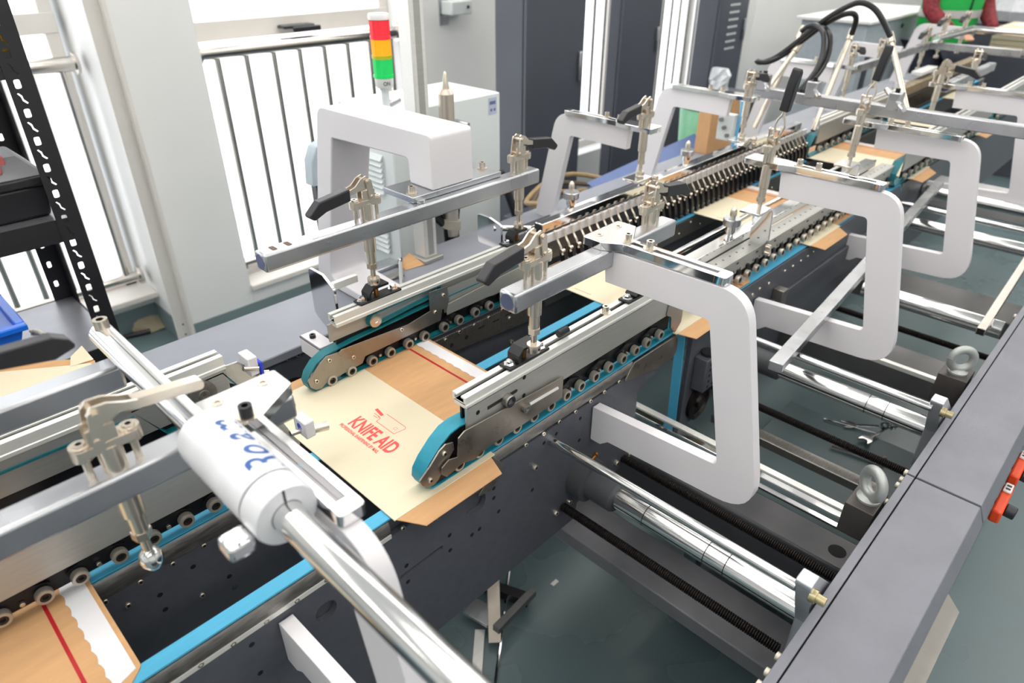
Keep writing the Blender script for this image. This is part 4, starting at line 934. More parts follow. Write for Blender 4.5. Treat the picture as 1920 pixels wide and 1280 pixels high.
# loose tube, galvanised bar, eye bolts, beams
a = A(1875, 545, 'z', .835); b = A(1838, 628, 'z', .835)
d = (b - a).normalized()
def sq_bar(nm, label, cat, p, q, w, h, mat, hollow=False, group=None):
    p = Vector(p); q = Vector(q); u = (q - p).normalized(); s = u.cross(V(0, 0, 1)).normalized(); n = s.cross(u)
    t = thing(nm, label, cat, (p + q) / 2)
    def rect(c, ww, hh): return [c + s * ww / 2 + n * hh / 2, c - s * ww / 2 + n * hh / 2, c - s * ww / 2 - n * hh / 2, c + s * ww / 2 - n * hh / 2]
    part(t, 'tube', MB().add(rect(p, w, h) + rect(q, w, h), [(0, 1, 2, 3), (7, 6, 5, 4), (0, 4, 5, 1), (1, 5, 6, 2), (2, 6, 7, 3), (3, 7, 4, 0)]), mat, .0015)
    if hollow: part(t, 'opening', MB().add(rect(q + u * .0004, w * .8, h * .8), [(0, 1, 2, 3)]), hole_m)
    return t
sq_bar('square_tube', 'loose square steel tube lying across the third shaft', 'tube', A(1930, 480, 'z', .815), A(1838, 622, 'z', .795), .020, .020, M('bare steel tube', (196, 190, 182), .3, .85, .1, 20), True)
p = A(1440, 690, 'z', .865); q = A(1730, 395, 'z', .865)
sq_bar('galvanised_channel', 'long galvanised flat channel passing through the second white frame', 'channel', A(1760, 345, 'z', .865), A(1453, 688, 'z', .865), .030, .022, galv)
def eye_bolt(label, bx0, by0, zt=.80, rot=0.0):
    t = thing('eye_bolt', label, 'eye bolt', (bx0, by0, zt), 'lifting eye bolts')
    c = V(bx0, by0, zt)
    part(t, 'washer', MB().lathe([(0, 0), (.020, 0), (.020, .004), (.012, .010), (0, .010)], c, (0, 0, 1), 20), M('cast zinc', (170, 174, 172), .45, .6))
    pts = []
    for i in range(25):
        a_ = 2 * math.pi * i / 24; pts.append(c + V(math.cos(rot) * math.cos(a_) * .023, math.sin(rot) * math.cos(a_) * .023, .034 + .025 * math.sin(a_)))
    part(t, 'ring', MB().tube(pts, .0092, 14), M('cast zinc', (170, 174, 172), .45, .6))
    return t
bm_ = M('dark machined block', (76, 72, 70), .4, .5)
solo('mounting_block', 'dark steel block under the nearest eye bolt', 'block', MB().box((1.035, .142, .735), (1.110, .190, .80)), bm_, bevel=.001)
eye_bolt('zinc eye bolt on the block beside the nearer cover', 1.072, .164, .80, .9)
eb = A(1812, 703, 'z', .80)
solo('mounting_block', 'dark steel block under the farther eye bolt', 'block', MB().box((eb.x - .034, .142, .73), (eb.x + .034, .200, .80)), bm_, bevel=.001)
eye_bolt('zinc eye bolt on the farther block', eb.x, .170, .80, 2.2)
t = thing('cross_beam', 'dark channel beam with a round hole near the cover', 'beam', (1.13, .4, .52))
part(t, 'beam_body', MB().box((1.084, .14, .44), (1.178, 1.25, .60)), M('dark textured beam', (62, 62, 66), .3, 0, .1, 20, .3, 500), .006)
part(t, 'round_hole', MB().lathe([(.017, .0006), (0, .0006)], (1.13, .192, .60), (0, 0, 1), 24), hole_m)
solo('base_panel', 'wide dark base panel below the nearest shaft', 'panel', MB().box((.945, .14, .36), (1.08, .80, .40)), M('grey textured beam', (112, 113, 118), .32, 0, .1, 20, .3, 500), bevel=.003)
for i, (X, z) in enumerate(((1.140, .70), (1.117, .70), (1.088, .70))):
    solo('flat_guide', ['topmost bright guide strip leading to the eye bolt block', 'middle bright guide strip leading to the eye bolt block', 'lowest bright guide strip leading to the eye bolt block'][i], 'guide strip',
         MB().box((X - .008, .20 if i < 2 else .15, z - .006), (X + .008 - .004 * (i == 2), .98, z)), alu_l if i == 0 else chrome, 'bright guide strips', bevel=.001)
solo('square_shaft', 'dark square shaft beside the bright guide strips', 'shaft', MB().box((1.352, .20, .578), (1.388, .60, .60)), gsteel, bevel=.002)
solo('long_strip', 'pale straight strip below the second white frame', 'strip', MB().box((1.72, .15, .70), (1.735, .60, .712)), alu_l, bevel=.001)
solo('far_plate_beam', 'broad steel cross beam catching light before the third shaft', 'beam', MB().box((1.80, .15, .60), (1.93, 1.0, .66)), M('dull steel beam', (112, 112, 112), .4, .5, .15, 8), bevel=.004)
solo('far_plate_beam', 'broad dark cross beam beyond the third shaft', 'beam', MB().box((2.38, .15, .56), (2.55, 1.0, .62)), M('dull steel beam', (112, 112, 112)), bevel=.004)
solo('pale_cross_beam', 'pale grey cross beam at the right edge', 'beam', MB().box((3.1, .15, .70), (3.2, 1.0, .80)), M('pale beam paint', (176, 176, 176), .5), bevel=.004)
# ================================================================ covers on the right
zc = .80
t = thing('machine_cover', 'nearest grey cover panel at the lower right', 'cover', (.75, .06, .1))
part(t, 'lid', MB().prism([(.1215, zc), (.1215, zc - .02), (.10, zc - .02), (.008, zc - .04), (.003, zc - .032), (.0165, zc)], 'x', -.2, 1.1855), cover_m, .0015)
part(t, 'side_wall', MB().box((-.2, .003, .12), (1.1855, .016, zc - .035)), cover_m)
part(t, 'trim_stripe', MB().prism([(-.2, .003), (1.061, .003), (1.033, -.021), (-.2, -.021)], 'z', .655, .70), M('warm grey trim', (156, 152, 146), .5))
t = thing('machine_cover', 'second grey cover panel beyond the joint, above the orange counters', 'cover', (2.2, .06, .1))
part(t, 'lid', MB().prism([(.1215, zc), (.1215, zc - .02), (.10, zc - .02), (.008, zc - .04), (.003, zc - .032), (.0165, zc)], 'x', 1.1915, 3.4), cover_m, .0015)
part(t, 'side_wall', MB().box((1.1915, .003, .12), (3.4, .016, zc - .035)), cover_m)
t = thing('frame_rail', 'narrow grey frame strip along the inner edge of the covers', 'frame', (1.5, .13, .3))
part(t, 'rail_strip', MB().box((-.2, .1235, zc - .03), (1.186, .1375, zc)), cover_m, .001)
part(t, 'rail_strip', MB().box((1.191, .1235, zc - .03), (3.4, .1375, zc)), cover_m, .001)
part(t, 'side_plate', MB().box((-.2, .112, .2), (3.4, .124, zc - .03)), plate)
bn = make_mesh(MB().lathe([(0, 0), (.0062, 0), (.0062, .006), (0, .0075)], (0, 0, 0), (0, 1, 0), 12), 'bolt', M('pale bolt', (206, 200, 186), .4, .4))
for px, py in ((1430, 1270), (1693, 890), (1701, 878), (1709, 858), (1716, 850), (1461, 1201), (1472, 1201), (1671, 922), (1917, 566)):
    c = A(px, py, 'y', .1385); copy_part(bn, 'bolt', t, (c.x, .1375, min(c.z, zc - .01)))
for i, (px, py) in enumerate(((1868, 940), (1897, 880))):
    c = A(px, py, 'z', .72); c.x = (1.345, 1.48)[i]
    t = thing('position_counter', ['orange position counter with clear window, nearer one', 'orange position counter with clear window, farther one'][i], 'counter', (c.x, -.02, .68), 'orange counters')
    X = A(px, py, 'y', -.035).x if False else c.x
    part(t, 'body', MB().box((X - .050, -.016, .700), (X + .050, .002, .728)), orange, .004)
    part(t, 'window', MB().box((X + .018, -.014, .7275), (X + .049, .000, .7325)), lens_c, .002)
    part(t, 'digits', MB().box((X + .024, -.011, .7324), (X + .030, -.003, .7330)).box((X + .035, -.011, .7324), (X + .041, -.003, .7330)), black)
    part(t, 'knob', MB().cyl((X - .010, -.016, .712), (X - .010, -.034, .711), .013, n=16), black, .002)
    part(t, 'shaft', MB().cyl((X, .0, .715), (X, .006, .715), .006, n=10), gsteel)
# ================================================================ tools on the floor under the machine
def wrench(label, p, q, w=.018):
    p = Vector(p); q = Vector(q); u = (q - p).normalized(); s = u.cross(V(0, 0, 1)).normalized()
    mb = MB(); t = thing('wrench', label, 'wrench', (p + q) / 2, 'wrenches on the floor')
    def P2(a, b): return p + u * a + s * b
    Lh = (q - p).length
    def ext(poly, h):
        n = len(poly); vs = [v + V(0, 0, 0) for v in poly] + [v + V(0, 0, h) for v in poly]
        mb.add(vs, [list(range(n))[::-1], list(range(n, 2 * n))] + [[k_, (k_ + 1) % n, n + (k_ + 1) % n, n + k_] for k_ in range(n)])
    ext([P2(.02, -w * .32), P2(Lh - .02, -w * .32), P2(Lh - .02, w * .32), P2(.02, w * .32)], .006)
    part(t, 'shank', mb, chrome, .001)
    mb = MB(); ext([P2(-.012, -.016), P2(.002, -.008), P2(.006, 0), P2(.002, .008), P2(-.012, .016), P2(.012, .018), P2(.030, .008), P2(.030, -.008), P2(.012, -.018)], .008)
    part(t, 'open_jaw', mb, chrome, .001)
    mb = MB().lathe([(.010, 0), (.017, 0), (.017, .010), (.010, .010), (.010, 0)], P2(Lh, 0), (0, 0, 1), 20)
    part(t, 'ring_end', mb, chrome)
    return t
Zt = .30
tray = solo('tool_tray', 'dark sheet metal tray under the second shaft', 'tray', MB().box((1.22, .16, .285), (2.0, .62, .299)).box((1.30, .20, 0), (1.34, .24, .286)).box((1.88, .20, 0), (1.92, .24, .286)).box((1.30, .54, 0), (1.34, .58, .286)).box((1.88, .54, 0), (1.92, .58, .286)), M('grey green tray paint', (86, 104, 108), .35, 0, .08, 4), bevel=.002)
w0 = A(1585, 798, 'z', Zt); w1 = A(1660, 802, 'z', Zt)
wrench('chrome combination wrench lying under the black lead screw', w0, w1)
wrench('small wrench crossing the combination wrench', A(1620, 828, 'z', Zt + .01), A(1672, 800, 'z', Zt + .01), .012)
solo('steel_rod_tool', 'thin bright rod beside the wrenches', 'rod', MB().cyl(A(1545, 785, 'z', Zt + .006), A(1650, 815, 'z', Zt + .006), .003, n=8), chrome)
solo('bent_strip', 'bent steel strip lying below the wrenches', 'strip', MB().tube([A(1560, 834, 'z', Zt + .01), A(1600, 846, 'z', Zt + .01), A(1640, 861, 'z', Zt + .01), A(1662, 858, 'z', Zt + .02)], .006, 8), steel)
# things on the floor at the bottom
p1 = A(900, 1120, 'z', .03); p2 = A(990, 1140, 'z', .03)
sq_bar('angle_iron', 'dark square bar on the floor under the side plate', 'bar', A(905, 1095, 'z', .03), A(992, 1125, 'z', .03), .03, .03, blackm)
sq_bar('angle_iron', 'dark bar crossing on the floor', 'bar', A(930, 1180, 'z', .06), A(1000, 1108, 'z', .05), .022, .02, M('dull steel beam', (112, 112, 112)))
sq_bar('steel_strip', 'bright upright steel strip leaning from the floor to the plate', 'strip', A(925, 1085, 'z', .12), A(928, 1205, 'z', .02), .035, .012, steel)
sq_bar('steel_strip', 'pale strap on the floor left of the leaning strip', 'strip', A(900, 1180, 'z', .006), A(892, 1290, 'z', .006), .028, .004, alu_l)
solo('steel_wire', 'thin rod along the floor beside the bars', 'rod', MB().cyl(A(955, 1070, 'z', .006), A(928, 1290, 'z', .006), .005, n=8), chrome)
sq_bar('steel_strip', 'twin galvanised strip on the floor by the plate edge', 'strip', A(880, 1135, 'z', .03), A(925, 1160, 'z', .03), .06, .012, galv)
c = A(1040, 1092, 'z', .002); solo('paper_bit', 'tiny white scrap on the floor', 'scrap', MB().box((c.x - .012, c.y - .006, 0), (c.x + .012, c.y + .006, .003)), white_s)
# ================================================================ foreground clamp unit
clamp_bar('front_clamp_bar', 'foreground chromed bar running into the printed sleeve', -.30, .29, .628, .662, 1.190)
clamp((.100, .645, 1.190), 'foreground toggle clamp with bare steel lever and hanging ball foot', 'bare', math.pi, foot='ball')
slot_plate('foreground bracket with a black bolt beside the printed sleeve', .209, dark=True)
clamp_bar('front_far_bar', 'foreground mirror bar at the left edge under the tube end', -.30, .176, .845, .878, 1.185)
t = thing('cross_tube', 'long foreground chrome tube crossing the lower left', 'tube', (.18, .4, 1.19))
part(t, 'tube', MB().cyl((.179, .905, 1.205), (.179, -.10, 1.205), .0150, n=32), chrome_r)
part(t, 'clamp_bolt', MB().lathe([(.009, -.004), (.009, .012), (.0045, .012), (.0045, .006), (0, .006)], (.179, .892, 1.219), (0, 0, 1), 16, mis=[0, 0, 1, 1]), [nickel, ring_d])
t = thing('printed_sleeve', 'white cylindrical sleeve with blue script lettering on the tube', 'sleeve', (.179, .53, 1.17))
part(t, 'sleeve_body', MB().lathe([(.0155, 0), (.025, 0), (.0295, .004), (.031, .012), (.031, .135)], (.179, .612, 1.205), (0, -1, 0), 40), M('white anodised sleeve', (214, 216, 220), .35, .1))
part(t, 'sleeve_ring', MB().lathe([(.0305, .1362), (.031, .1368), (.031, .160), (.0295, .164), (.0155, .164)], (.179, .612, 1.205), (0, -1, 0), 40), M('white anodised sleeve', (214, 216, 220)))
part(t, 'slit', MB().box((.1785, .4474, 1.221), (.1805, .4485, 1.234)), hole_m)
part(t, 'lock_lever', MB().box((.125, .455, 1.178), (.150, .480, 1.196)), chrome, .004)
# lettering wrapped on the sleeve
v, f = text_mb('Rolam', .045, .80, .3, .012, 1.08)
mb = MB(); rr = .0312
for p in v: pass
mb.add([(.179 + rr * math.sin(.74 - p.y / rr), .530 + p.x, 1.205 + rr * math.cos(.74 - p.y / rr)) for p in v], f)
part(t, 'blue_lettering', mb, M('blue lettering', (24, 78, 146), .4), smooth=False)
# middle carrier in the foreground
YF = .829
bf = [A(px, py, 'z', .9215).x for px, py in ((8, 1169), (90, 1128), (157, 1092), (231, 1050), (292, 1014), (356, 982), (409, 953))]
F_belt = [(-.5, .9015), (-.5, .985), (.30, .985), (.325, .96), (.325, .92), (.30, .9015)]
t = carrier('front_belt_carrier', 'foreground grey belt carrier with rollers at the lower left', -.5, .318, YF, YF + .028, 1.045, 1.03, .948, [bf[0] - .085, bf[0] - .04] + bf + [bf[-1] + .045], .9215, F_belt, belt_b)
t = thing('inner_side_plate', 'dark inner plate with screws below the foreground rollers', 'plate', (.1, YF, .6))
part(t, 'plate_body', MB().box((-.6, YF, .60), (1.28, YF + .010, .868)), plate, .001)
part(t, 'chrome_guard', MB().prism([(YF - .002, .8665), (YF - .001, .888), (YF + .003, .896), (YF + .008, .896), (YF + .008, .8665)], 'x', -.6, .40), gsteel)
screws(t, [(197, 1127), (263, 1090), (324, 1056), (382, 1022), (437, 992), (240, 1134), (379, 1115)], YF)
holes(t, [(362, 1062), (310, 1142), (300, 1115), (430, 1080), (418, 1031)], YF)
lower_belt('inner_lower_belt', 'blue lower belt under the foreground rollers', [(-.6, .897), (1.30, .897), (1.318, .885), (1.325, .86), (1.325, .60)][::-1], YF + .002, YF + .026, closed=False)
# far-left carrier in the foreground
t = carrier('front_far_carrier', 'foreground far carrier ending in a grey pulley', -.5, .352, .998, 1.028, 1.052, 1.034, .97, [-.1, -.05, .0, .05, .1, .15], .9215, None, belt_t, yface=.998)
part(t, 'teal_line', MB().box((-.5, .9955, 1.008), (.20, .9975, 1.012)), belt_t)
c = V(.305, .990, 1.002)
part(t, 'pulley', MB().lathe([(.0225, .012), (.0225, 0), (.020, -.001), (.009, -.001), (.008, -.003), (.004, -.003), (.003, -.001), (0, -.001)], c, (0, 1, 0), 30), M('grey worn pulley', (110, 106, 100), .5, .4, .15, 80))
part(t, 'teal_belt', MB().strip([(.20, 1.018), (.345, 1.02), (.375, .965), (.35, .955), (.24, .955)], 'y', .998, 1.02, .0025), belt_t)
part(t, 'tail_plate', MB().prism([(.345, 1.03), (.375, 1.028), (.405, .995), (.395, .97), (.36, .99), (.33, 1.015)], 'y', 1.002, 1.006), galv, .0005)
sc = part(t, 'scraper', MB().box((.385, .985, 1.0), (.402, 1.02, 1.035)), white, .002)
part(sc, 'blue_pad', MB().box((.402, .983, .992), (.409, 1.012, 1.022)), blue_d, .002)
part(sc, 'scraper_bolt', MB().cyl((.375, .985, 1.022), (.40, .985, 1.012), .004, n=10).cyl((.402, .995, .992), (.418, .990, .988), .008, n=12), nickel)
t = thing('scraper_arm', 'steel scraper arm with blue pad beside the foreground bracket', 'scraper', (.36, .83, .93))
part(t, 'arm', MB().prism(round_poly([(.315, .93), (.315, 1.03), (.345, 1.03), (.362, .985), (.372, .96), (.365, .925), (.345, .915)], .008, 4), 'y', .820, .826), galv, .0006)
part(t, 'end_block', MB().box((.375, .80, .975), (.392, .835, 1.005)), white, .002)
part(t, 'blue_pad', MB().cyl((.375, .818, .992), (.3745, .818, .992), .006, n=14), blue_d)
part(t, 'thumb_nut', MB().cyl((.392, .815, .978), (.418, .810, .974), .0075, n=14).cyl((.36, .82, .985), (.376, .818, .984), .0045, n=10), nickel)
# blurred handle at the left
t = thing('loose_handle', 'big out-of-focus black clamp handle at the left edge', 'handle', (-.05, .70, 1.30))
c1 = A(140, 640, 'y', .74); c2 = A(-60, 690, 'y', .74)
hp = [(A(x, y, 'y', .74).x, A(x, y, 'y', .74).z) for x, y in ((-60, 672), (0, 657), (95, 630), (126, 633), (140, 643), (138, 649), (102, 672), (0, 691), (-60, 702))]
part(t, 'grip', MB().prism(hp, 'y', .735, .752), black, .003, smooth=False)
# ================================================================ far end of the line
zb = 1.2
Xb = 2.33
t = thing('cross_bar', 'long chromed bar crossing the line in front of the hoses', 'bar', (Xb, .7, zb - .03))
part(t, 'square_tube', MB().box((Xb, .05, zb - .034), (Xb + .034, 1.12, zb)), galv, .003)
def block(c, i):
    t = thing('clamp_block', ['clamp block at the far end of the cross bar', 'clamp block at the middle of the cross bar', 'clamp block at the near part of the cross bar'][i], 'clamp', c, 'tube clamp blocks')
    part(t, 'block', MB().box((c.x - .02, c.y - .018, c.z - .025), (c.x + .02, c.y + .018, c.z + .025)), galv, .003)
    part(t, 'hex_screw', MB().cyl((c.x, c.y, c.z + .025), (c.x, c.y, c.z + .036), .007, n=12), blackm)
    part(t, 'arm', MB().cyl((c.x - .07, c.y - .05, c.z - .008), (c.x + .09, c.y + .06, c.z + .012), .007, n=10), chrome)
    return t
pts = [A(1432, 155, 'x', Xb + .017), A(1524, 172, 'x', Xb + .017), A(1676, 198, 'x', Xb + .017)]
for i, p in enumerate(pts): block(V(Xb + .017, p.y, 1.215), i)
def pipe(i, p, q, X0, X1, lab):
    a = A(*p, 'x', X0); b = A(*q, 'x', X1)
    t = thing('spray_pipe', lab, 'pipe', b, 'slim nickel spray pipes')
    part(t, 'pipe', MB().cyl(a, b, .0085, n=12), nickel)
    d = (b - a).normalized()
    part(t, 'hose_fitting', MB().cyl(a - d * .03, a + d * .012, .012, n=12), nickel)
    return a - d * .03
h0 = pipe(0, (1500, 66), (1414, 240), 2.55, 2.42, 'slim pipe leaning left, leftmost of the spray pipes')
h1 = pipe(1, (1493, 92), (1440, 165), 2.52, 2.40, 'second slim spray pipe below the hose loop')
h2 = pipe(2, (1594, 70), (1524, 245), 2.62, 2.40, 'slim spray pipe in the middle with a hose bend on top')
h3 = pipe(3, (1671, 76), (1700, 205), 2.55, 2.38, 'pale spray pipe leaning right near the tall handle')
def hose(lab, pp, X0, X1, r=.009):
    n = len(pp); w = [A(px, py, 'x', X0 + (X1 - X0) * i / (n - 1)) for i, (px, py) in enumerate(pp)]
    fine = []
    for i in range(n - 1):
        p0, p1, p2, p3 = w[max(i - 1, 0)], w[i], w[i + 1], w[min(i + 2, n - 1)]
        for k_ in range(6):
            s = k_ / 6; fine.append(.5 * ((2 * p1) + (p2 - p0) * s + (2 * p0 - 5 * p1 + 4 * p2 - p3) * s * s + (3 * p1 - p0 - 3 * p2 + p3) * s ** 3))
    fine.append(w[-1]); solo('air_hose', lab, 'hose', MB().tube(fine, r, 10), rubber, 'black air hoses')
hose('longest black hose arching over to the pale right pipe', [(1418, 112), (1425, 117), (1450, 110), (1480, 90), (1510, 66), (1550, 35), (1590, 12), (1615, 5), (1638, 15), (1655, 38), (1669, 68)], 2.50, 2.55)
hose('lower arching hose ending at the middle pipe', [(1419, 115), (1440, 116), (1470, 102), (1510, 72), (1545, 46), (1580, 28), (1600, 26), (1605, 38), (1597, 64)], 2.48, 2.62)
hose('short hose loop from the leftmost pipe down to the bar', [(1504, 58), (1515, 50), (1530, 48), (1543, 60), (1545, 85), (1540, 110), (1528, 135), (1510, 158), (1497, 172)], 2.55, 2.36)
hose('second short hose loop beside the leftmost pipe', [(1530, 50), (1550, 56), (1557, 75), (1552, 105), (1540, 130), (1520, 155), (1505, 172)], 2.56, 2.36)
t = thing('blue_air_line', 'thin light blue air line behind the second far frame', 'hose', A(1385, 260, 'x', 2.3))
part(t, 'line', MB().tube([A(1392, 190, 'x', 2.3), A(1390, 215, 'x', 2.3), A(1382, 245, 'x', 2.3), A(1372, 275, 'x', 2.3), A(1365, 290, 'x', 2.3)], .007, 8), M('light blue tube', (110, 184, 226), .35))
t = thing('valve_block', 'pale valve block hanging behind the second far frame', 'valve', A(1362, 240, 'x', 2.28))
c = A(1362, 235, 'x', 2.28)
part(t, 'block', MB().box((2.27, c.y - .03, c.z - .05), (2.30, c.y + .03, c.z + .04)), pale, .003)
for i in range(3): part(t, 'fitting', MB().cyl((2.27, c.y - .015 + .015 * i, c.z - .03 + .025 * i), (2.26, c.y - .015 + .015 * i, c.z - .03 + .025 * i), .007, n=10), gsteel)
# tubs, boxes, cables on the far deck
c = A(1435, 205, 'z', .9)
t = thing('glue_tub', 'pale green plastic tub with dark green lid behind the second far frame', 'tub', (3.0, 1.62, .70))
part(t, 'tub', MB().lathe([(0, .70), (.12, .70), (.135, .95), (.135, .97)], (3.0, 1.62, 0), (0, 0, 1), 32), M('pale green plastic', (150, 218, 178), .4))
part(t, 'lid', MB().lathe([(.138, .955), (.142, .96), (.142, .99), (.13, 1.0), (0, .995)], (3.0, 1.62, 0), (0, 0, 1), 32), M('green plastic lid', (70, 160, 82), .4))
solo('carton', 'brown carton standing on the far deck', 'box', MB().box((2.62, 1.40, .85), (2.86, 1.46, 1.05)), kraft, bevel=.002)
solo('blue_folder', 'blue sheet pile leaning behind the far deck', 'sheet', MB().add([(2.05, 1.49, .79), (2.82, 1.49, .83), (2.82, 1.58, .87), (2.05, 1.58, .82)], [(0, 1, 2, 3)]).add([(2.05, 1.49, .77), (2.82, 1.49, .81), (2.82, 1.58, .85), (2.05, 1.58, .80)], [(3, 2, 1, 0)]), M('blue grey vinyl', (78, 100, 150), .5))
for i in range(5):
    r = .12 + .022 * i; pts = []
    for k_ in range(25):
        a_ = 2 * math.pi * k_ / 24; pts.append((2.28 + r * 1.35 * math.cos(a_), 1.80 + r * .8 * math.sin(a_), .60 + .02 * i + .018 * math.sin(3 * a_ + i)))
    solo('coiled_belt', ['innermost tan belt loop of the coil by the dark cabinet', 'second tan belt loop of the coil', 'third tan belt loop of the coil', 'fourth tan belt loop of the coil', 'outermost tan belt loop of the coil'][i], 'belt', MB().tube(pts, .011, 8), M('tan belt %d' % (i % 2), [(150, 128, 92), (84, 74, 62)][i % 2], .6), 'coil of spare belts')
solo('spare_belt_bench', 'low dark bench under the coiled belts', 'bench', MB().box((2.02, 1.62, .0), (2.60, 2.0, .585)), dcab, bevel=.003)
c = A(1350, 150, 'y', 1.9)
t = thing('plastic_bag', 'crumpled clear plastic bag near the vented locker', 'bag', (c.x, 1.9, c.z - .05))
random.seed(11); rows = []; n = 12
for j in range(6):
    rows.append([(c.x + (.07 - .008 * j) * (1 + random.uniform(-.3, .3)) * math.cos(2 * math.pi * i / n), 1.9 + .05 * (1 + random.uniform(-.3, .3)) * math.sin(2 * math.pi * i / n), c.z - .09 + .03 * j) for i in range(n)])
part(t, 'bag', MB().add(sum(rows, []), [[j * n + i, j * n + (i + 1) % n, (j + 1) * n + (i + 1) % n, (j + 1) * n + i] for j in range(5) for i in range(n)] + [list(range(5 * n, 6 * n))]), M('clear film', (206, 210, 216), .2), smooth=False)
solo('bag_table', 'small dark trolley under the plastic bag', 'trolley', MB().box((c.x - .25, 1.8, 0), (c.x + .3, 2.05, c.z - .09)), dcab, bevel=.003)
# far carriers
for i, (x0, x1, y, lab, zt) in enumerate(((2.58, 3.75, .640, 'plain grey near-side carrier beyond the third frame', 1.0), (3.85, 5.2, .640, 'farthest near-side grey carrier', 1.0), (2.72, 3.55, 1.0, 'far-side steel carrier with teal belt beyond the clips', 1.0))):
    bxs = [x0 + .06 + .06 * k_ for k_ in range(int((x1 - x0 - .1) / .06))]
    path = [(x1, .9015), (x0 - .02, .9015), (x0 - .05, .92), (x0 - .045, .95), (x0 - .01, .985), (x1, .985)]
    carrier('far_end_carrier', lab, x0, x1, y, y + .03, zt + .04, zt + .025, .95, bxs, .9215, path[::-1], belt_t)
t = thing('brush_unit', 'brown-grey block of dense rollers at the far end', 'roller unit', (4.2, 1.0, .9))
part(t, 'beam', MB().box((3.62, 1.0, .985), (4.95, 1.05, 1.03)), M('brown worn steel', (140, 126, 104), .5, .4, .3, 60), .003)
fr = make_mesh(MB().box((-.009, 0, -.07), (.009, .02, 0)).cyl((-.010, .004, -.075), (.010, .004, -.075), .010, n=8), 'roller_finger', ring_d)
for i in range(42): copy_part(fr, 'roller_finger', t, (3.64 + i * .031, .985, .985))
part(t, 'white_cap', MB().box((3.60, .99, 1.0), (3.625, 1.03, 1.06)), white, .003)
lower_belt('far_end_belt', 'blue belt below the dense rollers', [(3.5, .897), (5.0, .897), (5.005, .87)][::-1], .975, 1.02, closed=False)
solo('far_end_bed', 'dark bed at the far near-side line', 'bed', MB().box((2.66, .645, .55), (5.2, .66, .885)), plate, 'dark belt beds')
solo('far_side_bed', 'steel bed strip under the far end belts', 'bed', MB().box((2.66, .99, .80), (5.2, 1.0, .889)), gsteel, 'dark belt beds')
# chrome frame bars near the worker
t = thing('tie_bar', 'bright round bar spanning the far end of the line', 'bar', (4.2, .6, 1.2))
p = A(1822, 55, 'z', 1.2); q = A(1925, 66, 'z', 1.2)
part(t, 'bar', MB().cyl((p.x, p.y, 1.2), (p.x - .05, p.y - .9, 1.2), .02, n=16), chrome)
part(t, 'bend', MB().cyl((p.x, p.y, 1.2), (p.x - .45, p.y + .05, 1.19), .02, n=16), chrome)
t = thing('far_bar_frame', 'flat galvanised frame bar beside the far toggle clamps', 'bar', (3.4, 1.1, 1.15))
part(t, 'long_bar', MB().box((3.2, 1.10, 1.13), (4.3, 1.125, 1.165)), galv, .003)
part(t, 'cross_piece', MB().box((4.28, .70, 1.13), (4.31, 1.125, 1.165)), galv, .003)
clamp((3.55, 1.112, 1.165), 'toggle clamp on the flat far frame bar', 'closed', math.pi)
clamp((4.20, 1.112, 1.165), 'toggle clamp at the rear of the flat far frame bar', 'closed', 0.0)
clamp((p.x - .12, p.y + .01, 1.22), 'toggle clamp on the bright round far bar', 'closed', 0.0)
clamp((p.x - .38, p.y + .04, 1.22), 'toggle clamp at the bent end of the bright far bar', 'closed', 0.0)
clamp_bar('far_near_bar', 'short chromed bar at the fourth right-hand frame', 2.95, 3.6, .66, .69, 1.187)
clamp((3.3, .675, 1.187), 'toggle clamp with dark handle on the short far bar', 'closed', math.pi)
solo('foot_pad', 'pale plastic pad under the far clamps', 'pad', MB().box((3.95, 1.02, 1.045), (4.2, 1.07, 1.065)), white_s, bevel=.004)
# pile of folded mailers on the far right
sp0 = A(1850, 98, 'x', 6.6); sp1 = A(1850, 50, 'x', 6.6); dz_ = (sp1.z - sp0.z) / 14
for i in range(14):
    z = sp0.z + i * dz_
    solo('folded_mailer', 'folded cream mailer, %s of the far right stack' % ['lowest', 'second lowest', 'third from the bottom', 'fourth from the bottom', 'fifth from the bottom', 'sixth from the bottom', 'seventh from the bottom', 'seventh from the top', 'sixth from the top', 'fifth from the top', 'fourth from the top', 'third from the top', 'second from the top', 'topmost'][i], 'mailer', MB().box((6.6 + random.uniform(-.01, .01), sp0.y - .75, z), (7.2, sp0.y, z + dz_ * .8)), cream, 'stack of folded mailers', bevel=.003)
solo('stack_table', 'low grey table under the folded mailer stack', 'table', MB().box((6.5, sp0.y - .85, .0), (7.3, sp0.y + .05, sp0.z - .003)), dcab, bevel=.003)
# grey box far left
t = thing('grey_switch_box', 'pale grey switch cabinet at the far wall', 'cabinet', (5.6, 1.9, 0))
part(t, 'box_body', MB().box((5.2, 1.75, 0.0), (6.6, 2.2, 1.13)), M('blue grey paint', (170, 180, 188), .5), .004)
part(t, 'lid', MB().box((5.17, 1.72, 1.13), (6.63, 2.23, 1.15)), white_s, .003)
part(t, 'door_gap', MB().box((5.30, 1.742, .70), (5.38, 1.75, .95)), dcab)
part(t, 'lock', MB().cyl((5.9, 1.75, 1.07), (5.9, 1.74, 1.07), .015, n=12), black)
solo('grey_cabinet', 'dark grey panel beside the pale switch cabinet', 'cabinet', MB().box((6.64, 1.85, 0), (7.4, 2.3, 1.1)), M('mid grey paint', (110, 112, 120), .5), bevel=.003)
fb_ = A(1905, 42, 'x', 7.9)
solo('film_bundle', 'bundle of wrinkled clear film at the top right corner', 'film', (MB().lathe([(0, 0), (.22, .02), (.26, .1), (.22, .2), (.25, .28), (.12, .36), (0, .38)], (fb_.x, fb_.y, fb_.z), (0, 0, 1), 11)), M('clear film', (206, 210, 216)), smooth=False)
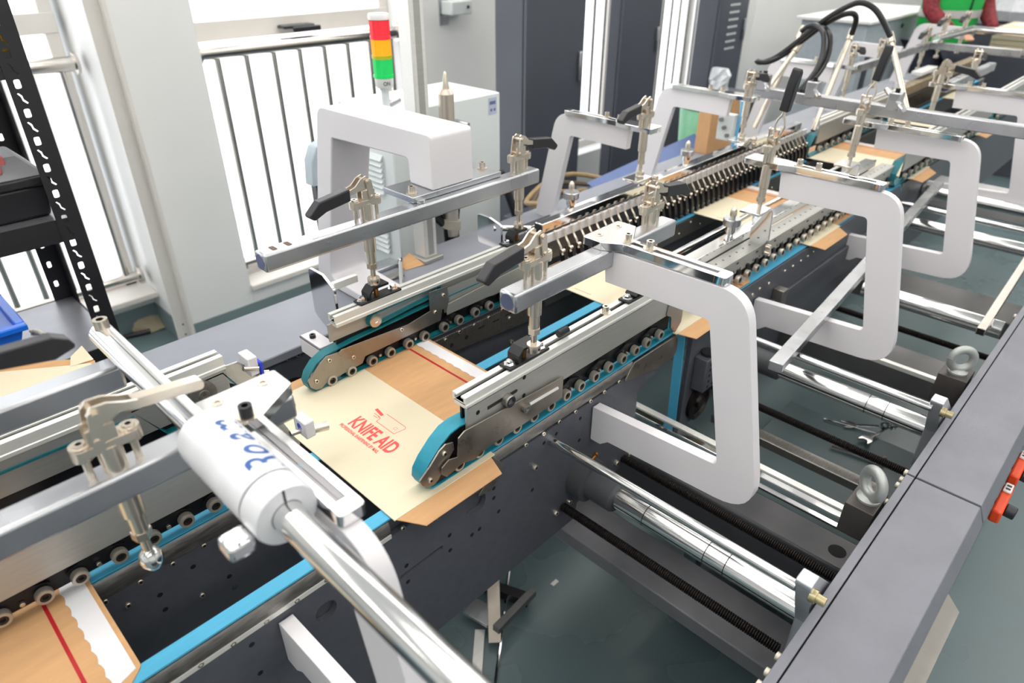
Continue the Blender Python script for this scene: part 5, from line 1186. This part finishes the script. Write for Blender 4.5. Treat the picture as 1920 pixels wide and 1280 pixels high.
solo('film_table', 'table under the clear film bundle', 'table', MB().box((7.62, fb_.y - .35, 0), (8.3, fb_.y + .3, fb_.z)), dcab, bevel=.003)
# ---- worker
vest = M('green hi-vis vest', (20, 168, 72), .7, 0, .06, 30); plaid_r = M('red plaid flannel', (120, 36, 44), .8, 0, .55, 55); refl = M('silver reflective tape', (186, 186, 184), .4)
skin = M('skin', (206, 156, 128), .55); hairm = M('black hair', (24, 22, 22), .5); denim = M('dark trousers', (44, 48, 62), .8)
base = A(1795, 40, 'z', 1.1); PX, PY = 6.05, 1.50
t = thing('person', 'worker in green vest and red plaid shirt at the far end', 'person', (PX, PY, 0))
def skin_body(nm, verts, edges, rad, mat, parent):
    me = bpy.data.meshes.new(nm); me.from_pydata([Vector(v) for v in verts], edges, [])
    o = bpy.data.objects.new(nm, me); COL.objects.link(o); o.parent = parent; ORG[o] = ORG[parent]
    m = o.modifiers.new('skin', 'SKIN'); m.use_smooth_shade = True
    for i, r in enumerate(rad): 
        sv = me.skin_vertices[0].data[i]; sv.radius = r if isinstance(r, tuple) else (r, r); sv.use_root = (i == 0)
    s = o.modifiers.new('sub', 'SUBSURF'); s.levels = 1; s.render_levels = 2
    me.materials.append(mat)
    return o
# person faces -Y+(-X) towards the line: local coordinates x to his right side of picture
vb = [(0, 0, .95), (0, 0, 1.15), (0, -.01, 1.32), (0, 0, 1.45), (0, -.01, 1.53), (0, -.03, 1.66),
      (.17, 0, 1.42), (.26, -.06, 1.18), (.12, -.28, 1.08), (-.17, 0, 1.42), (-.25, -.05, 1.20), (-.20, -.27, 1.06),
      (.09, 0, .90), (.10, -.02, .50), (.10, 0, .09), (.10, -.10, .04), (-.09, 0, .90), (-.10, -.02, .50), (-.10, 0, .09), (-.10, -.10, .04)]
eb = [(0, 1), (1, 2), (2, 3), (3, 4), (4, 5), (3, 6), (6, 7), (7, 8), (3, 9), (9, 10), (10, 11), (0, 12), (12, 13), (13, 14), (14, 15), (0, 16), (16, 17), (17, 18), (18, 19)]
rb = [(.17, .12), (.17, .12), (.18, .13), (.13, .10), (.055, .055), (.09, .11), .075, .058, .042, .075, .058, .042, .09, .065, .045, .04, .09, .065, .045, .04]
body = skin_body('body', vb, eb, rb, plaid_r, t)
tv = [(0, 0, .98), (.09, 0, .90), (.10, -.02, .50), (.10, 0, .10), (-.09, 0, .90), (-.10, -.02, .50), (-.10, 0, .10)]
skin_body('trousers', tv, [(0, 1), (1, 2), (2, 3), (0, 4), (4, 5), (5, 6)], [(.178, .13), .105, .085, .068, .105, .085, .068], denim, t)
vv = part(t, 'vest', MB().lathe([(.205, .98), (.215, 1.10), (.222, 1.28), (.19, 1.42), (.12, 1.47), (.115, 1.465), (.185, 1.41), (.215, 1.28), (.208, 1.10), (.198, .98)], (PX, PY, 0), (0, 0, 1), 24), vest)
for vtx in vv.data.vertices: vtx.co.y *= .74
tp = part(vv, 'reflective_band', MB().lathe([(.2235, 1.14), (.2255, 1.19)], (PX, PY, 0), (0, 0, 1), 24).lathe([(.2175, 1.02), (.2195, 1.05)], (PX, PY, 0), (0, 0, 1), 24), refl)
for vtx in tp.data.vertices: vtx.co.y *= .745
part(vv, 'zip', MB().box((PX - .004, PY - .171, .99), (PX + .004, PY - .160, 1.42)), black)
hd = part(t, 'head', MB().lathe([(0, 1.53), (.05, 1.54), (.075, 1.60), (.08, 1.67), (.07, 1.73), (.035, 1.77), (0, 1.775)], (PX, PY - .03, 0), (0, 0, 1), 20), skin)
part(hd, 'hair', MB().lathe([(.083, 1.66), (.084, 1.70), (.074, 1.745), (.038, 1.785), (0, 1.79)], (PX, PY - .022, 0), (0, 0, 1), 20), hairm)
part(hd, 'nose', MB().cyl((PX, PY - .10, 1.665), (PX, PY - .128, 1.64), .008, .014, n=8), skin)
for s in (-1, 1):
    part(hd, 'eye', MB().lathe([(.009, 0), (.006, .006), (0, .007)], (PX + s * .03, PY - .098, 1.685), (0, -1, 0), 10), black)
    hx, hy, hz = (PX + .12, PY - .28, 1.08) if s > 0 else (PX - .20, PY - .27, 1.06)
    pa = part(t, 'hand', MB().box((hx - .035, hy - .09, hz - .014), (hx + .035, hy + .0, hz + .014)), skin, .012)
    for k_ in range(4): part(pa, 'finger', MB().tube([(hx - .027 + .018 * k_, hy - .085, hz), (hx - .027 + .018 * k_, hy - .125, hz - .004), (hx - .027 + .018 * k_, hy - .15 - .008 * (k_ in (1, 2)), hz - .022)], .0085, 8), skin)
    part(pa, 'thumb', MB().tube([(hx - s * .03, hy - .03, hz), (hx - s * .055, hy - .06, hz - .004), (hx - s * .058, hy - .09, hz - .014)], .0095, 8), skin)
t.rotation_euler = (0, 0, math.radians(-30))
solo('paper_slip', 'white paper slip in the worker hand', 'paper', MB().box((PX + .13, PY - .46, 1.10), (PX + .34, PY - .38, 1.103)), white_s)
